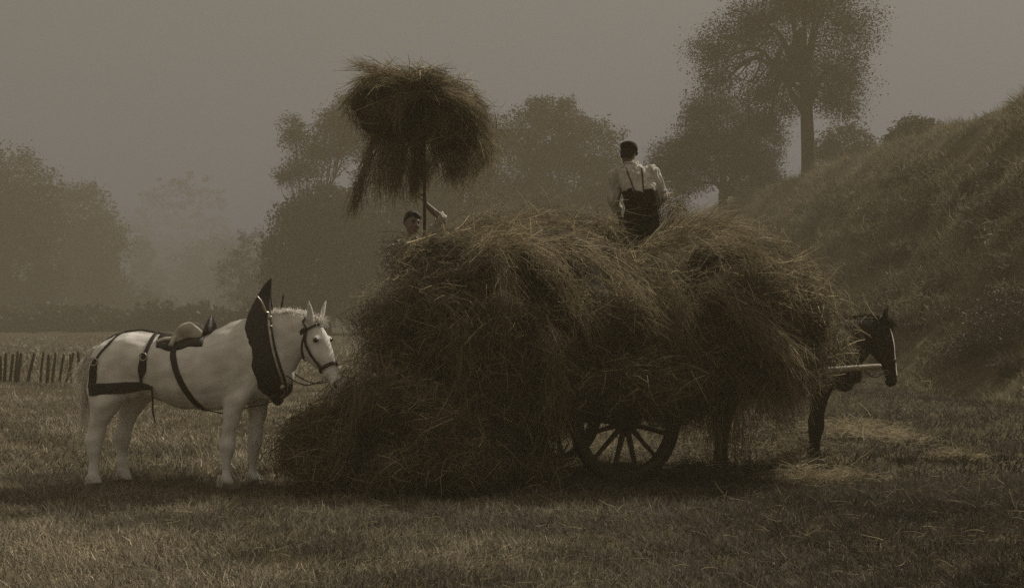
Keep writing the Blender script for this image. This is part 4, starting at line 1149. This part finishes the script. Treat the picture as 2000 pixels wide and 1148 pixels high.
def build_people():
    # ---- man on the load, back turned
    o = np.array([1.40, 14.4, 1.80])
    root = thing('person', 'man in white shirt, braces and dark trousers standing on the load with his back turned', 'person', o - [0, 0, .03], R(-9))
    hip = np.array([.0, 0, .88]); wst = np.array([-.015, .03, 1.08]); chs = np.array([-.06, .09, 1.28]); shl = np.array([-.085, .13, 1.40]); nk = np.array([-.12, .15, 1.47]); hc = np.array([-.155, .17, 1.585])
    LS = np.array([-.27, .13, 1.365]); RS = np.array([.10, .13, 1.375])
    LE = np.array([-.315, .17, 1.09]); LH = np.array([-.26, .36, .92])
    RE = np.array([.20, .15, 1.13]); RH = np.array([.10, .38, .98])
    R3 = frame(R(14), R(-12), R(-6))
    g = Geo()
    loft(g, [(hip - [0, 0, .1], (.15, 0, 0), (0, .11, 0)), (hip, (.155, 0, 0), (0, .115, 0)), (wst, (.13, 0, 0), (0, .095, 0)), (chs, (.165, 0, 0), (0, .105, 0)), (shl, (.16, 0, 0), (0, .08, 0)), (nk, (.06, 0, 0), (0, .055, 0)), (hc - [0, .01, .06], (.052, 0, 0), (0, .055, 0))], 20, 4)
    for S_, E_, H_, sd in ((LS, LE, LH, 1), (RS, RE, RH, -1)):
        limb(g, [S_, S_ * .5 + E_ * .5, E_, E_ * .5 + H_ * .5, H_], [.055, .05, .042, .038, .026])
        hand(g, H_, H_ - E_, (0, .1, -1), (sd, 0, 0), .8)
    for s in (-1, 1):
        limb(g, [hip + [s * .09, 0, -.04], hip + [s * .1, -.02, -.4], hip + [s * .11, 0, -.8]], [.085, .06, .045])
    q = head(g, hc, R3)
    b = g.build('body', M['skin'], root); remesh(b, .008, 3)
    face_bits(root, q, 1, R3)
    hair_cap(root, q, R3, 1.0, -.06)
    cloth_cap(root, q, R3, 1.0)
    g = Geo()
    loft(g, [(wst - [0, 0, .06], (.15, 0, 0), (0, .12, 0)), (wst + [0, 0, .03], (.165, 0, 0), (0, .13, 0)), (wst + [-.01, .02, .1], (.192, 0, 0), (0, .145, 0)), (chs, (.196, 0, 0), (0, .142, 0)), (shl - [0, 0, .015], (.186, 0, 0), (0, .115, 0)), (shl + [-.01, 0, .035], (.115, 0, 0), (0, .085, 0)), (nk + [0, 0, .012], (.07, 0, 0), (0, .066, 0))], 24, 4)
    for S_, E_, H_ in ((LS, LE, LH), (RS, RE, RH)):
        limb(g, [S_ + (chs - S_) * .2, S_, S_ * .5 + E_ * .5, E_, E_ * .6 + H_ * .4], [.078, .084, .082, .078, .056])
    sh = g.build('shirt', M['shirt'], root); remesh(sh, .008, 1, (.0075, .045, .13, (1.4, 1.4, .4)))
    g = Geo()
    loft(g, [(hip - [0, 0, .14], (.18, 0, 0), (0, .15, 0)), (hip, (.188, 0, 0), (0, .155, 0)), (hip + [0, .0, .12], (.185, 0, 0), (0, .16, 0)), (wst + [0, 0, .02], (.188, 0, 0), (0, .155, 0)), (wst + [-.01, .015, .075], (.196, 0, 0), (0, .158, 0)), (wst + [-.012, .017, .092], (.188, 0, 0), (0, .15, 0))], 24, 4)
    for s in (-1, 1):
        limb(g, [hip + [s * .085, 0, -.08], hip + [s * .1, -.02, -.4], hip + [s * .11, 0, -.82]], [.105, .085, .07])
    tr = g.build('trousers', M['trousers'], root); remesh(tr, .01, 2, (.006, .07, .2))
    g = Geo(); tube(g, [nk + [.068 * math.cos(t), .066 * math.sin(t), .022 + .012 * math.sin(t)] for t in np.linspace(0, 2 * math.pi, 15)], .016, 8, 2, flat=.7)
    g.build('collar', M['shirt'], root)
    for E_, H_ in ((LE, LH), (RE, RH)):
        g = Geo(); c = E_ * .42 + H_ * .58; d = unit(H_ - E_)
        tube(g, [c - d * .03, c - d * .01, c + d * .02], [.056, .062, .054], 14, 3); g.build('cuff', M['shirt'], root)
    g = Geo(); T_ = bvh(sh)
    for s in (-1, 1):
        pts = []
        for t in np.linspace(0, 1, 7):
            x = (-.01 + s * .045) * (1 - t) + (-.085 + s * .085) * t; z = 1.12 * (1 - t) + 1.42 * t
            h = T_.ray_cast(Vector((x, -1, z)), Vector((0, 1, 0)))
            pts.append((x, (h[0].y if h[0] is not None else 0) - .006, z))
        strap(g, pts, (0, -1, 0), .017, .003)
    g.build('braces', M['wood'], root)
    for s in (-1, 1):
        g = Geo(); c = hip + [s * .11, .04, -.84]
        loft(g, [(c + [0, -.07, .0], (.035, 0, 0), (0, 0, .035)), (c + [0, -.03, .02], (.045, 0, 0), (0, 0, .055)), (c + [0, .06, -.005], (.048, 0, 0), (0, 0, .035)), (c + [0, .15, -.015], (.035, 0, 0), (0, 0, .02))], 14, 3)
        g.build('boot', M['leather'], root)

    # ---- man pitching, facing us behind the load
    o = np.array([-1.10, 14.85, 1.05])
    root = thing('person', 'bareheaded man in shirt sleeves raising a hay fork behind the load', 'person', o)
    W = lambda px, py, D: P(px, py, D) - o
    hc = W(805, 436, 14.75); R3 = frame(R(148), R(-4), R(5))
    nk = hc + [-.005, .02, -.145]; shl = nk + [-.02, .02, -.075]; chs = shl + [0, .01, -.15]; wst = shl + [0, .02, -.36]; hip = shl + [0, .02, -.54]
    LS = W(838, 470, 14.85); LE = W(862, 428, 14.7); LH = W(831, 398, 14.6)
    RS = W(775, 486, 14.9); RE = W(770, 530, 14.75); RH = W(822, 520, 14.6)
    g = Geo()
    loft(g, [(hip - [0, 0, .1], (.15, 0, 0), (0, .11, 0)), (hip, (.155, 0, 0), (0, .115, 0)), (wst, (.13, 0, 0), (0, .095, 0)), (chs, (.165, 0, 0), (0, .105, 0)), (shl, (.16, 0, 0), (0, .08, 0)), (nk, (.058, 0, 0), (0, .055, 0)), (hc - [0, -.01, .06], (.052, 0, 0), (0, .055, 0))], 20, 4)
    limb(g, [LS, LS * .5 + LE * .5, LE, LE * .5 + LH * .5, LH], [.055, .05, .043, .038, .027])
    limb(g, [RS, RS * .5 + RE * .5, RE, RE * .5 + RH * .5, RH], [.055, .05, .043, .038, .027])
    hx_, hy_ = W(828, 390, 14.6)[:2]
    hand(g, LH, (-.15, 0, 1), (-1, -.35, 0), (.2, 1, 0), 1.25, 1.1)
    hand(g, RH, (1, 0, .25), (0, -1, .0), (0, 0, 1), 1.25)
    for s in (-1, 1):
        limb(g, [hip + [s * .09, 0, -.04], hip + [s * .1, -.02, -.4], hip + [s * .11, 0, -.8]], [.085, .06, .045])
    q = head(g, hc, R3, 1.05)
    b = g.build('body', M['skin'], root); remesh(b, .008, 3)
    face_bits(root, q, 1.05, R3)
    hair_cap(root, q, R3, 1.06, -.03)
    g = Geo()      # thick fringe over the brow
    loft(g, [(q(-.06, .045, .07), (.02, 0, 0), (0, 0, .03)), (q(0, .075, .085), R3 @ np.array([0, .03, 0]), (0, 0, .035)), (q(.06, .045, .07), (.02, 0, 0), (0, 0, .03))], 12, 4)
    g.build('fringe', M['hair'], root)
    g = Geo()
    loft(g, [(wst - [0, 0, .08], (.15, 0, 0), (0, .12, 0)), (chs, (.182, 0, 0), (0, .125, 0)), (shl - [0, 0, .01], (.18, 0, 0), (0, .105, 0)), (shl + [0, 0, .04], (.115, 0, 0), (0, .085, 0)), (nk - [0, 0, .01], (.07, 0, 0), (0, .066, 0))], 24, 4)
    limb(g, [LS + (chs - LS) * .3, LS, LS * .5 + LE * .5, LE * 1.0, LE * .85 + LH * .15], [.08, .08, .072, .066, .058])
    limb(g, [RS + (chs - RS) * .3, RS, RS * .5 + RE * .5, RE, RE * .8 + RH * .2], [.08, .08, .072, .064, .055])
    sh = g.build('shirt', M['shirt'], root); remesh(sh, .008, 1, (.0075, .045, .13, (1.4, 1.4, .4)))
    g = Geo(); T_ = bvh(sh)
    for s in (-1, 1):
        pts = []
        for t in np.linspace(0, 1, 7):
            x = shl[0] + s * .075; z = shl[2] + .05 - .4 * t
            h = T_.ray_cast(Vector((x, -1, z)), Vector((0, 1, 0)))
            pts.append((x, (h[0].y if h[0] is not None else 0) - .006, z))
        strap(g, pts, (0, -1, 0), .017, .003)
    g.build('braces', M['wood'], root)
    g = Geo()
    loft(g, [(hip - [0, 0, .14], (.18, 0, 0), (0, .14, 0)), (hip, (.18, 0, 0), (0, .14, 0)), (wst, (.15, 0, 0), (0, .115, 0))], 24, 4)
    for s in (-1, 1):
        limb(g, [hip + [s * .085, 0, -.08], hip + [s * .1, -.02, -.4], hip + [s * .11, 0, -.82]], [.105, .085, .07])
    tr = g.build('trousers', M['trousers'], root); remesh(tr, .012, 3)
    for s in (-1, 1):
        g = Geo(); c = hip + [s * .11, -.04, -.84]
        loft(g, [(c + [0, .07, .0], (.035, 0, 0), (0, 0, .035)), (c + [0, .03, .02], (.045, 0, 0), (0, 0, .055)), (c + [0, -.06, -.005], (.048, 0, 0), (0, 0, .035)), (c + [0, -.15, -.015], (.035, 0, 0), (0, 0, .02))], 14, 3)
        g.build('boot', M['leather'], root)
    # ---- the fork
    fb = P(829, 540, 14.56); ft = P(828, 262, 14.56)
    root = thing('hay_fork', 'long-handled hay fork held upright under the raised forkful', 'pitchfork', fb)
    g = Geo(); tube(g, [(0, 0, 0), (ft - fb) * .5 + [.004, 0, 0], ft - fb], [.018, .017, .016], 10, 4); g.build('handle', M['wood'], root)
    t0 = ft - fb
    for s in (-1, 1):
        g = Geo(); tube(g, [t0, t0 + [s * .05, 0, .03], t0 + [s * .085, 0, .12], t0 + [s * .08, .02, .3], t0 + [s * .075, .05, .42]], [.012, .010, .009, .007, .002], 8, 4); g.build('tine', M['iron'], root)

build_ground()
build_hills()
build_trees()
build_scrub()
build_fence()
build_cart()
build_hay()
build_horses()
build_people()
build_grass()
haze_box()
